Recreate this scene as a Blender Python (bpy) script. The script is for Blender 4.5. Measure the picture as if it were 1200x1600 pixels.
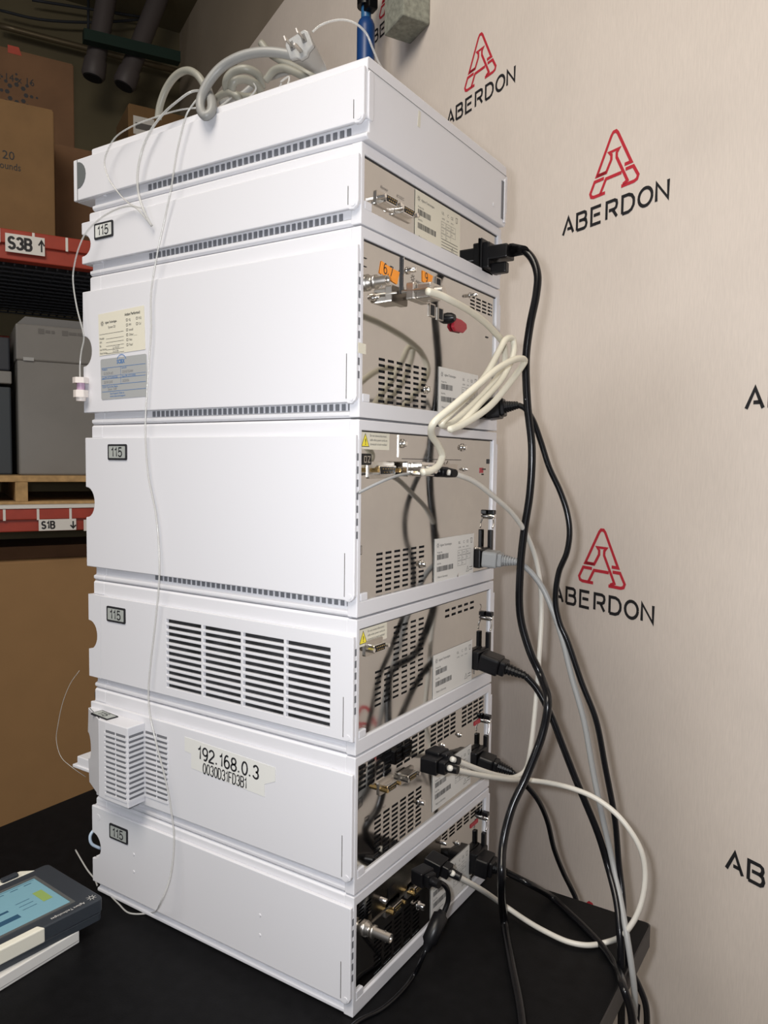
import bpy, bmesh, math, random
from mathutils import Vector, Matrix, Euler
random.seed(7)
for o in list(bpy.data.objects): bpy.data.objects.remove(o)
SC = bpy.context.scene
COL = SC.collection

# ------------------------------------------------------------------ camera, light, exposure
cam_d = bpy.data.cameras.new('camera'); cam = bpy.data.objects.new('camera', cam_d); COL.objects.link(cam)
cam.location = (0.4505, -0.6467, 0.6015)
cam.rotation_euler = (1.5064, -0.0126, 0.5751)
cam_d.sensor_fit = 'VERTICAL'; cam_d.sensor_height = 36.0; cam_d.lens = 1190.5/1600*36.0
cam_d.clip_start = 0.02; cam_d.clip_end = 60
SC.camera = cam
SC.view_settings.view_transform = 'Standard'; SC.view_settings.look = 'None'
SC.view_settings.exposure = 0.0; SC.view_settings.gamma = 1.0; SC.view_settings.use_curve_mapping = False

world = bpy.data.worlds.new('world'); SC.world = world; world.use_nodes = True
world.node_tree.nodes['Background'].inputs[0].default_value = (0.9, 0.88, 0.95, 1)
world.node_tree.nodes['Background'].inputs[1].default_value = 0.11

def area(name, loc, target, size, power, color):
    d = bpy.data.lights.new(name, 'AREA'); d.shape = 'DISK'; d.size = size; d.energy = power; d.color = color
    o = bpy.data.objects.new(name, d); COL.objects.link(o); o.location = loc
    o.rotation_euler = (Vector(target)-Vector(loc)).to_track_quat('-Z', 'Y').to_euler()
    return o
area('phone_flash', (0.422, -0.666, 0.622), (-0.1, 0.2, 0.55), 0.022, 6.9, (0.94, 0.96, 1.0))
area('ceiling_lamp', (0.1, -1.5, 2.9), (0.0, 0.1, 0.5), 1.5, 68.0, (1.0, 0.91, 0.79))

area('side_fill_light', (-1.3, -2.7, 2.6), (-.2, 0.0, 0.3), 1.2, 20.0, (0.97, 0.97, 1.0))  # unseen fill light, added to lift the dim lower-left white sides

# ------------------------------------------------------------------ materials
def mat(name, col, rough=0.5, metal=0.0, noise=0.0, nscale=30.0, bump=0.0, bscale=300.0, spec=0.5, trans=0.0, emit=None, coat=0.0):
    m = bpy.data.materials.new(name); m.use_nodes = True
    nt = m.node_tree; b = nt.nodes['Principled BSDF']
    c = tuple(col)+(1,)
    b.inputs['Base Color'].default_value = c
    b.inputs['Roughness'].default_value = rough
    b.inputs['Metallic'].default_value = metal
    b.inputs['Specular IOR Level'].default_value = spec
    if trans: b.inputs['Transmission Weight'].default_value = trans
    if coat: b.inputs['Coat Weight'].default_value = coat
    if emit: b.inputs['Emission Color'].default_value = tuple(emit[0])+(1,); b.inputs['Emission Strength'].default_value = emit[1]
    tc = nt.nodes.new('ShaderNodeTexCoord')
    if noise:
        n = nt.nodes.new('ShaderNodeTexNoise'); n.inputs['Scale'].default_value = nscale; n.inputs['Detail'].default_value = 4
        nt.links.new(tc.outputs['Object'], n.inputs['Vector'])
        r = nt.nodes.new('ShaderNodeMapRange'); r.inputs[1].default_value = .3; r.inputs[2].default_value = .7
        r.inputs[3].default_value = 1-noise; r.inputs[4].default_value = 1+noise
        nt.links.new(n.outputs['Fac'], r.inputs[0])
        x = nt.nodes.new('ShaderNodeVectorMath'); x.operation = 'SCALE'; x.inputs[0].default_value = col
        nt.links.new(r.outputs[0], x.inputs['Scale']); nt.links.new(x.outputs[0], b.inputs['Base Color'])
    if bump:
        n = nt.nodes.new('ShaderNodeTexNoise'); n.inputs['Scale'].default_value = bscale; n.inputs['Detail'].default_value = 3
        nt.links.new(tc.outputs['Object'], n.inputs['Vector'])
        bp = nt.nodes.new('ShaderNodeBump'); bp.inputs['Strength'].default_value = bump; bp.inputs['Distance'].default_value = 0.002
        nt.links.new(n.outputs['Fac'], bp.inputs['Height']); nt.links.new(bp.outputs[0], b.inputs['Normal'])
    return m

M = {}
M['white'] = mat('white_plastic', (.67, .67, .70), .38, bump=.03, bscale=900)
M['vent_shade'] = mat('vent_shadow', (.15, .155, .17), .7)  # dark grey painted on raised boxes for the shade inside slots and vents
M['black'] = mat('black_plastic', (.004, .004, .005), .36, spec=.3)
M['rubber'] = mat('black_cord_rubber', (.004, .004, .005), .24, spec=.35)
M['dark'] = mat('dark_interior', (.01, .01, .012), .8)
M['chrome'] = mat('chrome', (.78, .76, .73), .2, metal=1)
M['brass'] = mat('brass', (.75, .55, .25), .25, metal=1)
M['steel'] = mat('dull_steel', (.55, .52, .48), .35, metal=1)
M['beige'] = mat('beige_cable', (.60, .57, .47), .42)
M['beige2'] = mat('pale_cable', (.55, .53, .48), .42)
M['greycord'] = mat('grey_cord', (.28, .285, .285), .42)
M['olive'] = mat('olive_grey_cable', (.24, .235, .20), .42)
M['coil'] = mat('grey_plug_cable', (.25, .25, .24), .42)
M['label'] = mat('white_label', (.70, .69, .66), .5)
M['cream_label'] = mat('cream_label', (.68, .65, .54), .5)
M['silver_label'] = mat('silver_label', (.36, .37, .37), .45)
M['ink'] = mat('black_ink', (.015, .015, .018), .6)
M['greyink'] = mat('grey_ink', (.13, .125, .12), .6)
M['blueink'] = mat('blue_ink', (.03, .15, .40), .6)
M['pencil'] = mat('pencil', (.22, .22, .22), .6)
M['red'] = mat('logo_red', (.55, .03, .05), .6)
M['redpart'] = mat('red_plastic', (.35, .015, .03), .4)
M['orange'] = mat('orange_sticker', (.95, .33, .03), .6)
M['yellow'] = mat('yellow_sign', (.85, .72, .05), .6)
M['lcd'] = mat('grey_tag', (.36, .38, .36), .5)
M['lcd_light'] = mat('pale_tag', (.62, .63, .60), .5)
M['tape'] = mat('clear_tape_label', (.70, .70, .67), .35)
M['oldtape'] = mat('old_tape_residue', (.62, .60, .52), .4)
M['table'] = mat('black_table_top', (.004, .004, .0045), .5, noise=.25, nscale=60, bump=.05, bscale=500, spec=.12)
M['slate'] = mat('slate_plastic', (.035, .042, .052), .42)
M['cream'] = mat('cream_plastic', (.74, .72, .62), .5)
M['screen'] = mat('screen_blue', (.16, .30, .36), .25, emit=((.16, .32, .38), .25))
M['screen_mark'] = mat('screen_mark', (.03, .09, .16), .3)
M['screen_green'] = mat('screen_green', (.28, .40, .12), .3)
M['concrete'] = mat('grey_concrete', (.26, .27, .23), .85, noise=.25, nscale=90, bump=.4, bscale=200)
M['blue'] = mat('blue_plastic', (.012, .06, .22), .35)
M['blue2'] = mat('light_blue_plastic', (.03, .14, .33), .35)
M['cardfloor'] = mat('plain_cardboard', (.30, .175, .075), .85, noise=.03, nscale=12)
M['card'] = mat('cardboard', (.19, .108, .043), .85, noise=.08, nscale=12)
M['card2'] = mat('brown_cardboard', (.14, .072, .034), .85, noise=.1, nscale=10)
M['beam'] = mat('red_beam_paint', (.34, .038, .018), .45, noise=.1, nscale=20)
M['wood'] = mat('pallet_wood', (.42, .27, .12), .8, noise=.2, nscale=40)
M['greymetal'] = mat('grey_cabinet_paint', (.20, .195, .185), .35, noise=.06, nscale=6)
M['darkmesh'] = mat('dark_wire', (.03, .035, .045), .6)
M['green'] = mat('dark_green_paint', (.01, .035, .025), .6)
M['pvc'] = mat('pale_pipe', (.11, .095, .095), .5)
M['pipe'] = mat('dull_pipe', (.20, .16, .10), .4, metal=.5)
M['floor'] = mat('concrete_floor', (.22, .20, .17), .7, noise=.15, nscale=4)
M['roomwall'] = mat('olive_room_wall', (.17, .145, .085), .9, noise=.1, nscale=3)
M['sidewall'] = mat('tan_room_wall', (.42, .35, .27), .9, noise=.06, nscale=3)
M['paleblue'] = mat('pale_blue_hose', (.45, .55, .68), .35)
M['fitting'] = mat('white_fitting', (.72, .66, .62), .4)
M['violet'] = mat('violet_ring', (.45, .30, .42), .4)

# clear plastic tubing: a thin milky plastic
def clear_mat():
    m = bpy.data.materials.new('clear_tubing'); m.use_nodes = True; nt = m.node_tree
    b = nt.nodes['Principled BSDF']; b.inputs['Base Color'].default_value = (.62, .62, .60, 1); b.inputs['Roughness'].default_value = .15
    t = nt.nodes.new('ShaderNodeBsdfTransparent'); mx = nt.nodes.new('ShaderNodeMixShader'); mx.inputs[0].default_value = .5
    nt.links.new(t.outputs[0], mx.inputs[1]); nt.links.new(b.outputs[0], mx.inputs[2])
    nt.links.new(mx.outputs[0], nt.nodes['Material Output'].inputs[0]); return m
M['clear'] = clear_mat()

def metal_mat():                       # stainless sheet: mirror-like with smears
    m = bpy.data.materials.new('stainless_sheet'); m.use_nodes = True; nt = m.node_tree
    b = nt.nodes['Principled BSDF']; b.inputs['Metallic'].default_value = 1
    tc = nt.nodes.new('ShaderNodeTexCoord')
    n = nt.nodes.new('ShaderNodeTexNoise'); n.inputs['Scale'].default_value = 22; n.inputs['Detail'].default_value = 5
    nt.links.new(tc.outputs['Object'], n.inputs['Vector'])
    r = nt.nodes.new('ShaderNodeMapRange'); r.inputs[1].default_value = .35; r.inputs[2].default_value = .7
    r.inputs[3].default_value = .04; r.inputs[4].default_value = .085
    nt.links.new(n.outputs['Fac'], r.inputs[0]); nt.links.new(r.outputs[0], b.inputs['Roughness'])
    c = nt.nodes.new('ShaderNodeMix'); c.data_type = 'RGBA'
    c.inputs[6].default_value = (.60, .585, .56, 1); c.inputs[7].default_value = (.52, .51, .50, 1)
    nt.links.new(n.outputs['Fac'], c.inputs[0]); nt.links.new(c.outputs[2], b.inputs['Base Color'])
    return m
M['metal'] = metal_mat()

def banner_mat():                      # woven fabric with a fine vertical weave
    m = bpy.data.materials.new('banner_fabric'); m.use_nodes = True; nt = m.node_tree
    b = nt.nodes['Principled BSDF']; b.inputs['Roughness'].default_value = .8; b.inputs['Specular IOR Level'].default_value = .25
    tc = nt.nodes.new('ShaderNodeTexCoord'); mp = nt.nodes.new('ShaderNodeMapping')
    mp.inputs['Scale'].default_value = (480, 480, 45); nt.links.new(tc.outputs['Object'], mp.inputs[0])
    n = nt.nodes.new('ShaderNodeTexNoise'); n.inputs['Scale'].default_value = 1; n.inputs['Detail'].default_value = 2
    nt.links.new(mp.outputs[0], n.inputs['Vector'])
    n2 = nt.nodes.new('ShaderNodeTexNoise'); n2.inputs['Scale'].default_value = 5; n2.inputs['Detail'].default_value = 2
    nt.links.new(tc.outputs['Object'], n2.inputs['Vector'])
    a = nt.nodes.new('ShaderNodeMath'); a.operation = 'ADD'; nt.links.new(n.outputs['Fac'], a.inputs[0]); nt.links.new(n2.outputs['Fac'], a.inputs[1])
    r = nt.nodes.new('ShaderNodeMapRange'); r.inputs[1].default_value = .6; r.inputs[2].default_value = 1.4
    r.inputs[3].default_value = .93; r.inputs[4].default_value = 1.07; nt.links.new(a.outputs[0], r.inputs[0])
    x = nt.nodes.new('ShaderNodeVectorMath'); x.operation = 'SCALE'; x.inputs[0].default_value = (.74, .67, .61)
    nt.links.new(r.outputs[0], x.inputs['Scale']); nt.links.new(x.outputs[0], b.inputs['Base Color'])
    bp = nt.nodes.new('ShaderNodeBump'); bp.inputs['Strength'].default_value = .12; bp.inputs['Distance'].default_value = .001
    nt.links.new(n.outputs['Fac'], bp.inputs['Height']); nt.links.new(bp.outputs[0], b.inputs['Normal'])
    return m
M['banner'] = banner_mat()

# ------------------------------------------------------------------ mesh helpers
class Fr:                              # a flat frame: x to the right, y up, z out of the surface
    def __init__(s, o, r, u, n): s.o, s.r, s.u, s.n = Vector(o), Vector(r).normalized(), Vector(u).normalized(), Vector(n).normalized()
    def p(s, x, y, z=0.0): return s.o+s.r*x+s.u*y+s.n*z
    def at(s, x, y, z=0.0, rot=0.0):
        c, q = math.cos(rot), math.sin(rot)
        return Fr(s.p(x, y, z), s.r*c+s.u*q, s.u*c-s.r*q, s.n)
SIDE = Fr((0, -.005, 0), (1, 0, 0), (0, 0, 1), (0, -1, 0))
BACK = Fr((-.003, 0, 0), (0, 1, 0), (0, 0, 1), (1, 0, 0))
KW = -.52; NW = math.hypot(1, KW)
RU = Vector((1, KW, 0))/NW; RV = Vector((-KW, 1, 0))/NW; VW = .80/NW
WALL = Fr(RV*VW, RU, (0, 0, 1), -RV)                 # x = distance along the banner wall
def rack_frame(u): return Fr(RU*u, RV, (0, 0, 1), RU)
ROOM = Fr((0, 0, 0), RU, RV, (0, 0, 1))              # x along wall, y towards wall, z up

def _el(cx, cy, rx, ry, a0, a1, n=10): return [(cx+rx*math.cos(math.radians(a0+(a1-a0)*i/n)), cy+ry*math.sin(math.radians(a0+(a1-a0)*i/n))) for i in range(n+1)]
GLYPH = {
 '0': [_el(.5, .5, .5, .5, 90, 450, 18)],
 '1': [[(.75, 0), (.75, 1), (.62, .86), (.05, .74)]],
 '2': [_el(.5, .72, .48, .28, 170, -30, 9)+[(.05, .10), (.02, 0), (1, 0)]],
 '3': [_el(.48, .74, .44, .26, 165, -90, 9), _el(.48, .26, .50, .26, 90, -165, 9)],
 '4': [[(.78, 0), (.78, 1), (0, .3), (1, .3)]],
 '5': [[(.92, 1), (.18, 1), (.08, .5)]+_el(.46, .32, .50, .32, 130, -155, 10)],
 '6': [_el(.5, .5, .48, .5, 60, 180, 7)+_el(.5, .31, .48, .31, 180, 540, 14)],
 '7': [[(0, 1), (1, 1), (.35, 0)]],
 '8': [_el(.5, .75, .42, .25, 90, 450, 14), _el(.5, .25, .50, .26, 90, 450, 14)],
 '9': [_el(.5, .69, .48, .31, 0, 360, 14)+_el(.5, .5, .48, .5, 0, -120, 7)],
 '.': [[(.3, 0), (.3, .14)]], ',': [[(.4, .12), (.2, -.18)]],
 'D': [[(0, 0), (0, 1), (.45, 1)]+_el(.45, .5, .55, .5, 90, -90, 8)+[(0, 0)]],
 'F': [[(0, 0), (0, 1), (.95, 1)], [(0, .53), (.8, .53)]],
 'B': [[(0, 0), (0, 1), (.6, 1)]+_el(.6, .77, .34, .23, 90, -90, 6)+[(0, .54)], [(.6, .54)]+_el(.6, .27, .4, .27, 90, -90, 6)+[(0, 0)]],
 'S': [_el(.5, .74, .44, .26, 25, 270, 9)+_el(.5, .26, .48, .26, 90, -160, 9)],
}
class MB:
    def __init__(s): s.v = []; s.f = []; s.sm = []
    def add(s, vs, fs, smooth=False):
        k = len(s.v); s.v += [tuple(v) for v in vs]
        s.f += [tuple(i+k for i in f) for f in fs]; s.sm += [smooth]*len(fs); return s
    def box(s, F, x0, x1, y0, y1, z0, z1):
        P = [F.p(x, y, z) for z in (z0, z1) for y in (y0, y1) for x in (x0, x1)]
        return s.add(P, [(0, 2, 3, 1), (4, 5, 7, 6), (0, 1, 5, 4), (2, 6, 7, 3), (0, 4, 6, 2), (1, 3, 7, 5)])
    def wbox(s, x0, x1, y0, y1, z0, z1): return s.box(Fr((0, 0, 0), (1, 0, 0), (0, 1, 0), (0, 0, 1)), x0, x1, y0, y1, z0, z1)
    def prism(s, F, poly, z0, z1):
        n = len(poly)
        P = [F.p(x, y, z0) for x, y in poly]+[F.p(x, y, z1) for x, y in poly]
        return s.add(P, [tuple(range(n))[::-1], tuple(range(n, 2*n))]+[(i, (i+1) % n, n+(i+1) % n, n+i) for i in range(n)])
    def flat(s, F, poly, z=0.0): return s.add([F.p(x, y, z) for x, y in poly], [tuple(range(len(poly)))])
    def stroke(s, F, pts, w, z=0.0, closed=False):   # flat ribbon along a polyline, mitred
        P = [Vector(p) for p in pts]; n = len(P); L = []; Rr = []
        for i in range(n):
            a = P[i-1] if (i > 0 or closed) else P[i]; b = P[(i+1) % n] if (i < n-1 or closed) else P[i]
            d1 = (P[i]-a); d2 = (b-P[i])
            if d1.length < 1e-9: d1 = d2
            if d2.length < 1e-9: d2 = d1
            d1 = d1.normalized(); d2 = d2.normalized(); t = (d1+d2)
            t = t.normalized() if t.length > 1e-6 else d1
            nn = Vector((-t.y, t.x)); k = 1/max(.5, nn.dot(Vector((-d1.y, d1.x))))
            L.append(P[i]+nn*w/2*k); Rr.append(P[i]-nn*w/2*k)
        vs = [F.p(p.x, p.y, z) for p in L]+[F.p(p.x, p.y, z) for p in Rr]
        m = n if closed else n-1
        return s.add(vs, [(i, n+i, n+(i+1) % n, (i+1) % n) for i in range(m)])
    def cyl(s, a, b, r, r2=None, seg=14, smooth=True):
        r2 = r if r2 is None else r2
        return s.rings([(a, r), (b, r2)], seg, smooth)
    def rings(s, prof, seg=14, smooth=True):         # straight lathe: [(point, radius), ...]
        a = Vector(prof[0][0]); b = Vector(prof[-1][0]); t = (b-a).normalized()
        x = t.orthogonal().normalized(); y = t.cross(x); k = len(s.v); vs = []; n = len(prof)
        for p, r in prof:
            for j in range(seg):
                an = 2*math.pi*j/seg; vs.append(Vector(p)+x*math.cos(an)*r+y*math.sin(an)*r)
        fs = [(i*seg+j, i*seg+(j+1) % seg, (i+1)*seg+(j+1) % seg, (i+1)*seg+j) for i in range(n-1) for j in range(seg)]
        s.add(vs, fs, smooth); s.add(vs[:seg], [tuple(range(seg))[::-1]]); s.add(vs[-seg:], [tuple(range(seg))])
        return s
    def tube(s, pts, r, seg=10, sub=8, smooth=True, r_end=None):
        P = catmull([Vector(p) for p in pts], sub) if sub > 1 else [Vector(p) for p in pts]
        n = len(P); T = [(P[min(i+1, n-1)]-P[max(i-1, 0)]).normalized() for i in range(n)]
        x = T[0].orthogonal().normalized(); vs = []
        for i in range(n):
            x = (x-T[i]*x.dot(T[i])); x = x.normalized() if x.length > 1e-6 else T[i].orthogonal().normalized()
            y = T[i].cross(x); rr = r if r_end is None else r+(r_end-r)*i/(n-1)
            for j in range(seg):
                an = 2*math.pi*j/seg; vs.append(P[i]+x*math.cos(an)*rr+y*math.sin(an)*rr)
        fs = [(i*seg+j, i*seg+(j+1) % seg, (i+1)*seg+(j+1) % seg, (i+1)*seg+j) for i in range(n-1) for j in range(seg)]
        fs += [tuple(range(seg))[::-1], tuple(range((n-1)*seg, n*seg))]
        return s.add(vs, fs, smooth)
    def plate(s, F, x0, x1, y0, y1, z0, z1, holes):  # a plate with rectangular holes cut through
        xs = sorted({round(v, 5) for v in [x0, x1]+[h[0] for h in holes]+[h[1] for h in holes]})
        ys = sorted({round(v, 5) for v in [y0, y1]+[h[2] for h in holes]+[h[3] for h in holes]})
        nx, ny = len(xs)-1, len(ys)-1; fill = [[True]*ny for _ in range(nx)]
        for i in range(nx):
            cx = (xs[i]+xs[i+1])/2
            hh = [h for h in holes if h[0] < cx < h[1]]
            for j in range(ny):
                cy = (ys[j]+ys[j+1])/2
                for h in hh:
                    if h[2] < cy < h[3]: fill[i][j] = False; break
        idx = lambda i, j, k: (i*(ny+1)+j)*2+k
        vs = [F.p(x, y, z) for x in xs for y in ys for z in (z0, z1)]; fs = []
        g = lambda i, j: 0 <= i < nx and 0 <= j < ny and fill[i][j]
        for i in range(nx):
            for j in range(ny):
                if not fill[i][j]: continue
                fs.append((idx(i, j, 1), idx(i+1, j, 1), idx(i+1, j+1, 1), idx(i, j+1, 1)))
                fs.append((idx(i, j, 0), idx(i, j+1, 0), idx(i+1, j+1, 0), idx(i+1, j, 0)))
                if not g(i-1, j): fs.append((idx(i, j, 0), idx(i, j, 1), idx(i, j+1, 1), idx(i, j+1, 0)))
                if not g(i+1, j): fs.append((idx(i+1, j, 0), idx(i+1, j+1, 0), idx(i+1, j+1, 1), idx(i+1, j, 1)))
                if not g(i, j-1): fs.append((idx(i, j, 0), idx(i+1, j, 0), idx(i+1, j, 1), idx(i, j, 1)))
                if not g(i, j+1): fs.append((idx(i, j+1, 0), idx(i, j+1, 1), idx(i+1, j+1, 1), idx(i+1, j+1, 0)))
        return s.add(vs, fs)
    def text(s, F, st, x, y, size, z=0.0, sx=1.0, bold=0.0, align='LEFT'):
        c = bpy.data.curves.new('t', 'FONT'); c.body = st; c.size = size; c.align_x = align; c.resolution_u = 2; c.offset = bold
        o = bpy.data.objects.new('t', c); COL.objects.link(o)
        me = bpy.data.meshes.new_from_object(o.evaluated_get(bpy.context.evaluated_depsgraph_get()))
        vs = [F.p(x+v.co.x*sx, y+v.co.y, z) for v in me.vertices]; fs = [tuple(p.vertices) for p in me.polygons]
        bpy.data.objects.remove(o); bpy.data.curves.remove(c); bpy.data.meshes.remove(me)
        return s.add(vs, fs)
    def digits(s, F, st, x, y, h, lw, wr=.56, gap=.16, z=0.0):   # plain sans figures drawn as strokes
        for ch in st:
            w = h*wr*(.45 if ch in '.,' else .62 if ch == '1' else 1)
            for q in GLYPH.get(ch, []): s.stroke(F, [(x+a*w, y+b*h) for a, b in q], lw, z)
            x += w+h*gap
        return s
    def build(s, name, m, parent=None, bevel=0.0, seg=2):
        me = bpy.data.meshes.new(name)
        if parent is not None: off = world_loc(parent)
        else: off = Vector((0, 0, 0))
        me.from_pydata([tuple(Vector(v)-off) for v in s.v], [], s.f)
        me.polygons.foreach_set('use_smooth', s.sm); me.materials.append(m if not isinstance(m, str) else M[m]); me.update()
        o = bpy.data.objects.new(name, me); COL.objects.link(o)
        if parent is not None: o.parent = parent
        if bevel:
            b = o.modifiers.new('bevel', 'BEVEL'); b.width = bevel; b.segments = seg; b.limit_method = 'ANGLE'; b.angle_limit = math.radians(40)
            b.harden_normals = False
        return o
def world_loc(o):
    v = Vector(o.location)
    while o.parent is not None: o = o.parent; v += Vector(o.location)
    return v
def catmull(P, sub):
    Q = [P[0]*2-P[1]]+P+[P[-1]*2-P[-2]]; out = []
    for i in range(1, len(Q)-2):
        p0, p1, p2, p3 = Q[i-1:i+3]
        # centripetal parametrisation keeps uneven points smooth
        t1 = max((p1-p0).length, 1e-6)**.5; t2 = t1+max((p2-p1).length, 1e-6)**.5; t3 = t2+max((p3-p2).length, 1e-6)**.5
        for k in range(sub):
            t = t1+(t2-t1)*k/sub
            A1 = p0*((t1-t)/t1)+p1*(t/t1); A2 = p1*((t2-t)/(t2-t1))+p2*((t-t1)/(t2-t1)); A3 = p2*((t3-t)/(t3-t2))+p3*((t-t2)/(t3-t2))
            B1 = A1*((t2-t)/t2)+A2*(t/t2); B2 = A2*((t3-t)/(t3-t1))+A3*((t-t1)/(t3-t1))
            out.append(B1*((t2-t)/(t2-t1))+B2*((t-t1)/(t2-t1)))
    out.append(P[-1]); return out
def tag(o, label=None, cat=None, group=None, kind=None):
    if label: o['label'] = label
    if cat: o['category'] = cat
    if group: o['group'] = group
    if kind: o['kind'] = kind
    return o
def empty(name, loc, label, cat, group=None):
    o = bpy.data.objects.new(name, None); COL.objects.link(o); o.location = loc; o.empty_display_size = .05
    return tag(o, label, cat, group)
def arc(cx, cy, r, a0, a1, n):
    return [(cx+r*math.cos(math.radians(a0+(a1-a0)*i/n)), cy+r*math.sin(math.radians(a0+(a1-a0)*i/n))) for i in range(n+1)]
def rrect(x0, x1, y0, y1, r, n=3):
    return arc(x1-r, y1-r, r, 0, 90, n)+arc(x0+r, y1-r, r, 90, 180, n)+arc(x0+r, y0+r, r, 180, 270, n)+arc(x1-r, y0+r, r, 270, 360, n)

# ------------------------------------------------------------------ the room
FLOOR = -.80; CEIL = 3.4; SW = 1.0
f = MB(); f.box(ROOM, -6.5, 3.5, -4.5, SW, FLOOR-.05, FLOOR); tag(f.build('floor', 'floor'), kind='structure')
f = MB(); f.box(ROOM, -6.5, 3.5, -4.5, SW+.1, CEIL, CEIL+.05); tag(f.build('ceiling', 'roomwall'), kind='structure')
f = MB(); f.box(ROOM, -6.5, 3.5, SW, SW+.1, FLOOR, CEIL); tag(f.build('wall_right', 'sidewall'), kind='structure')
f = MB(); f.box(ROOM, -4.6, -4.5, -4.5, SW, FLOOR, CEIL); tag(f.build('wall_back', 'roomwall'), kind='structure')

# banner hung on the wall, printed with a stepped row of logos
banner = MB().box(WALL, -2.95, 1.6, FLOOR, (-2.1313, 2.2541)[1], -.003, 0).build('logo_banner', 'banner')
tag(banner, 'beige fabric backdrop on the wall printed with rows of red triangle marks and black words', 'banner')
STROKES = {  # letter strokes in a unit box
 'A': ([(0, 0), (.5, 1), (1, 0)], [(.42, .30), (.86, .30)]),
 'B': ([(0, 0), (0, 1), (.66, 1), (.80, .93), (.84, .78), (.78, .60), (.64, .54), (.2, .54)], [(.64, .54), (.84, .46), (.90, .27), (.84, .08), (.70, 0), (0, 0)]),
 'E': ([(.85, 1), (0, 1), (0, 0), (.85, 0)], [(.2, .53), (.78, .53)]),
 'R': ([(0, 0), (0, 1), (.66, 1), (.84, .92), (.88, .74), (.82, .55), (.66, .47), (.2, .47)], [(.55, .44), (.90, 0)]),
 'D': ([(.0, 0), (0, 1), (.5, 1), (.76, .90), (.92, .68), (.94, .5), (.92, .32), (.76, .10), (.5, 0), (0, 0)],),
 'O': ([(.5+.52*math.cos(a*math.pi/10), .5+.50*math.sin(a*math.pi/10)) for a in range(21)],),
 'N': ([(0, 0), (0, 1), (.88, 0), (.88, 1)],)}
def logo(x, y, w, mark=True):                     # x, y = left foot of the word, w = length of the word
    F = WALL.at(x, y, .0006); pitch = w/6.75; h = pitch*.80; lw = pitch*.155
    t = MB()
    for i, ch in enumerate('ABERDON'):
        for st in STROKES[ch]:
            t.stroke(F, [(i*pitch*1.0+p[0]*pitch*.74, p[1]*h) for p in st], lw)
    t.build('printed_word', 'ink', banner)
    if not mark: return
    # triangular mark: split outline with a flask-like neck inside
    G = F.at(w*.5, h*1.75); S = w*.30; r = MB(); k = S*.078
    T = lambda q: [(a*S*.84, b*S*.69) for a, b in q]
    top = [(-.50, .62), (-.12, 1.66)]+arc(0, 1.62, .13, 155, 25, 5)+[(.12, 1.66), (.60, .62), (.28, .62)]
    r.stroke(G, T([(-.28, .62), (-.64, .62), (-.12, 1.78), (-.05, 1.87), (.05, 1.87), (.12, 1.78), (.64, .62), (.40, .62)]), k)
    r.stroke(G, T([(-.64, .62), (-.28, .62), (-.10, .98), (-.10, 1.14), (-.18, 1.24), (.18, 1.24), (.10, 1.14), (.10, .98), (.52, .06), (.36, -.02)]), k)
    r.stroke(G, T([(-.36, .45), (-.72, .45), (-.88, .10), (-.84, -.02), (-.74, -.06), (-.30, -.06)]), k)
    r.stroke(G, T([(-.50, -.06), (-.28, .40), (.30, .40)]), k)
    r.stroke(G, T([(.44, .45), (.72, .45), (.90, .10), (.86, -.02), (.76, -.06), (.30, -.06)]), k)
    r.build('printed_mark', 'red', banner)
LW = (-0.2214, 1.0628)[0]-(-0.4824, 1.0601)[0]
LX, LZ = (-0.4824, 1.0601)
PX, PZ = .422, .736
for i, j in [(0, 0), (0, -1), (1, -.5), (1, -1.5), (-1, .5), (0, -2), (-2, 1), (-3, .5), (-2, 0), (-3, 1.5), (0, 1)]:
    logo(LX+PX*i, LZ+PZ*j, LW, (i, j) != (1, -.5))

# ------------------------------------------------------------------ black table
tx0, tx1, ty0, ty1 = -.728, .2265, -.50, .3625
table = empty('work_table', (tx0/2+tx1/2, ty0/2+ty1/2, FLOOR), 'black work table with a thick square-edged top under the white instrument stack', 'table')
MB().prism(Fr((0, 0, 0), (1, 0, 0), (0, 1, 0), (0, 0, 1)), rrect(tx0, tx1-.002, ty0, ty1-.002, .006), -.030, 0).build('tabletop', 'table', table, .0012)
MB().prism(Fr((0, 0, 0), (1, 0, 0), (0, 1, 0), (0, 0, 1)), rrect(tx1-.02, tx1, ty0, ty1, .007), -.029, -.0015).build('edge_band', mat('dark_brown_edge', (.028, .024, .023), .6), table)
for sx in (tx0+.05, tx1-.10):
    for sy in (ty0+.05, ty1-.10):
        MB().wbox(sx, sx+.05, sy, sy+.05, FLOOR, -.030).build('leg', 'black', table)

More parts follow.
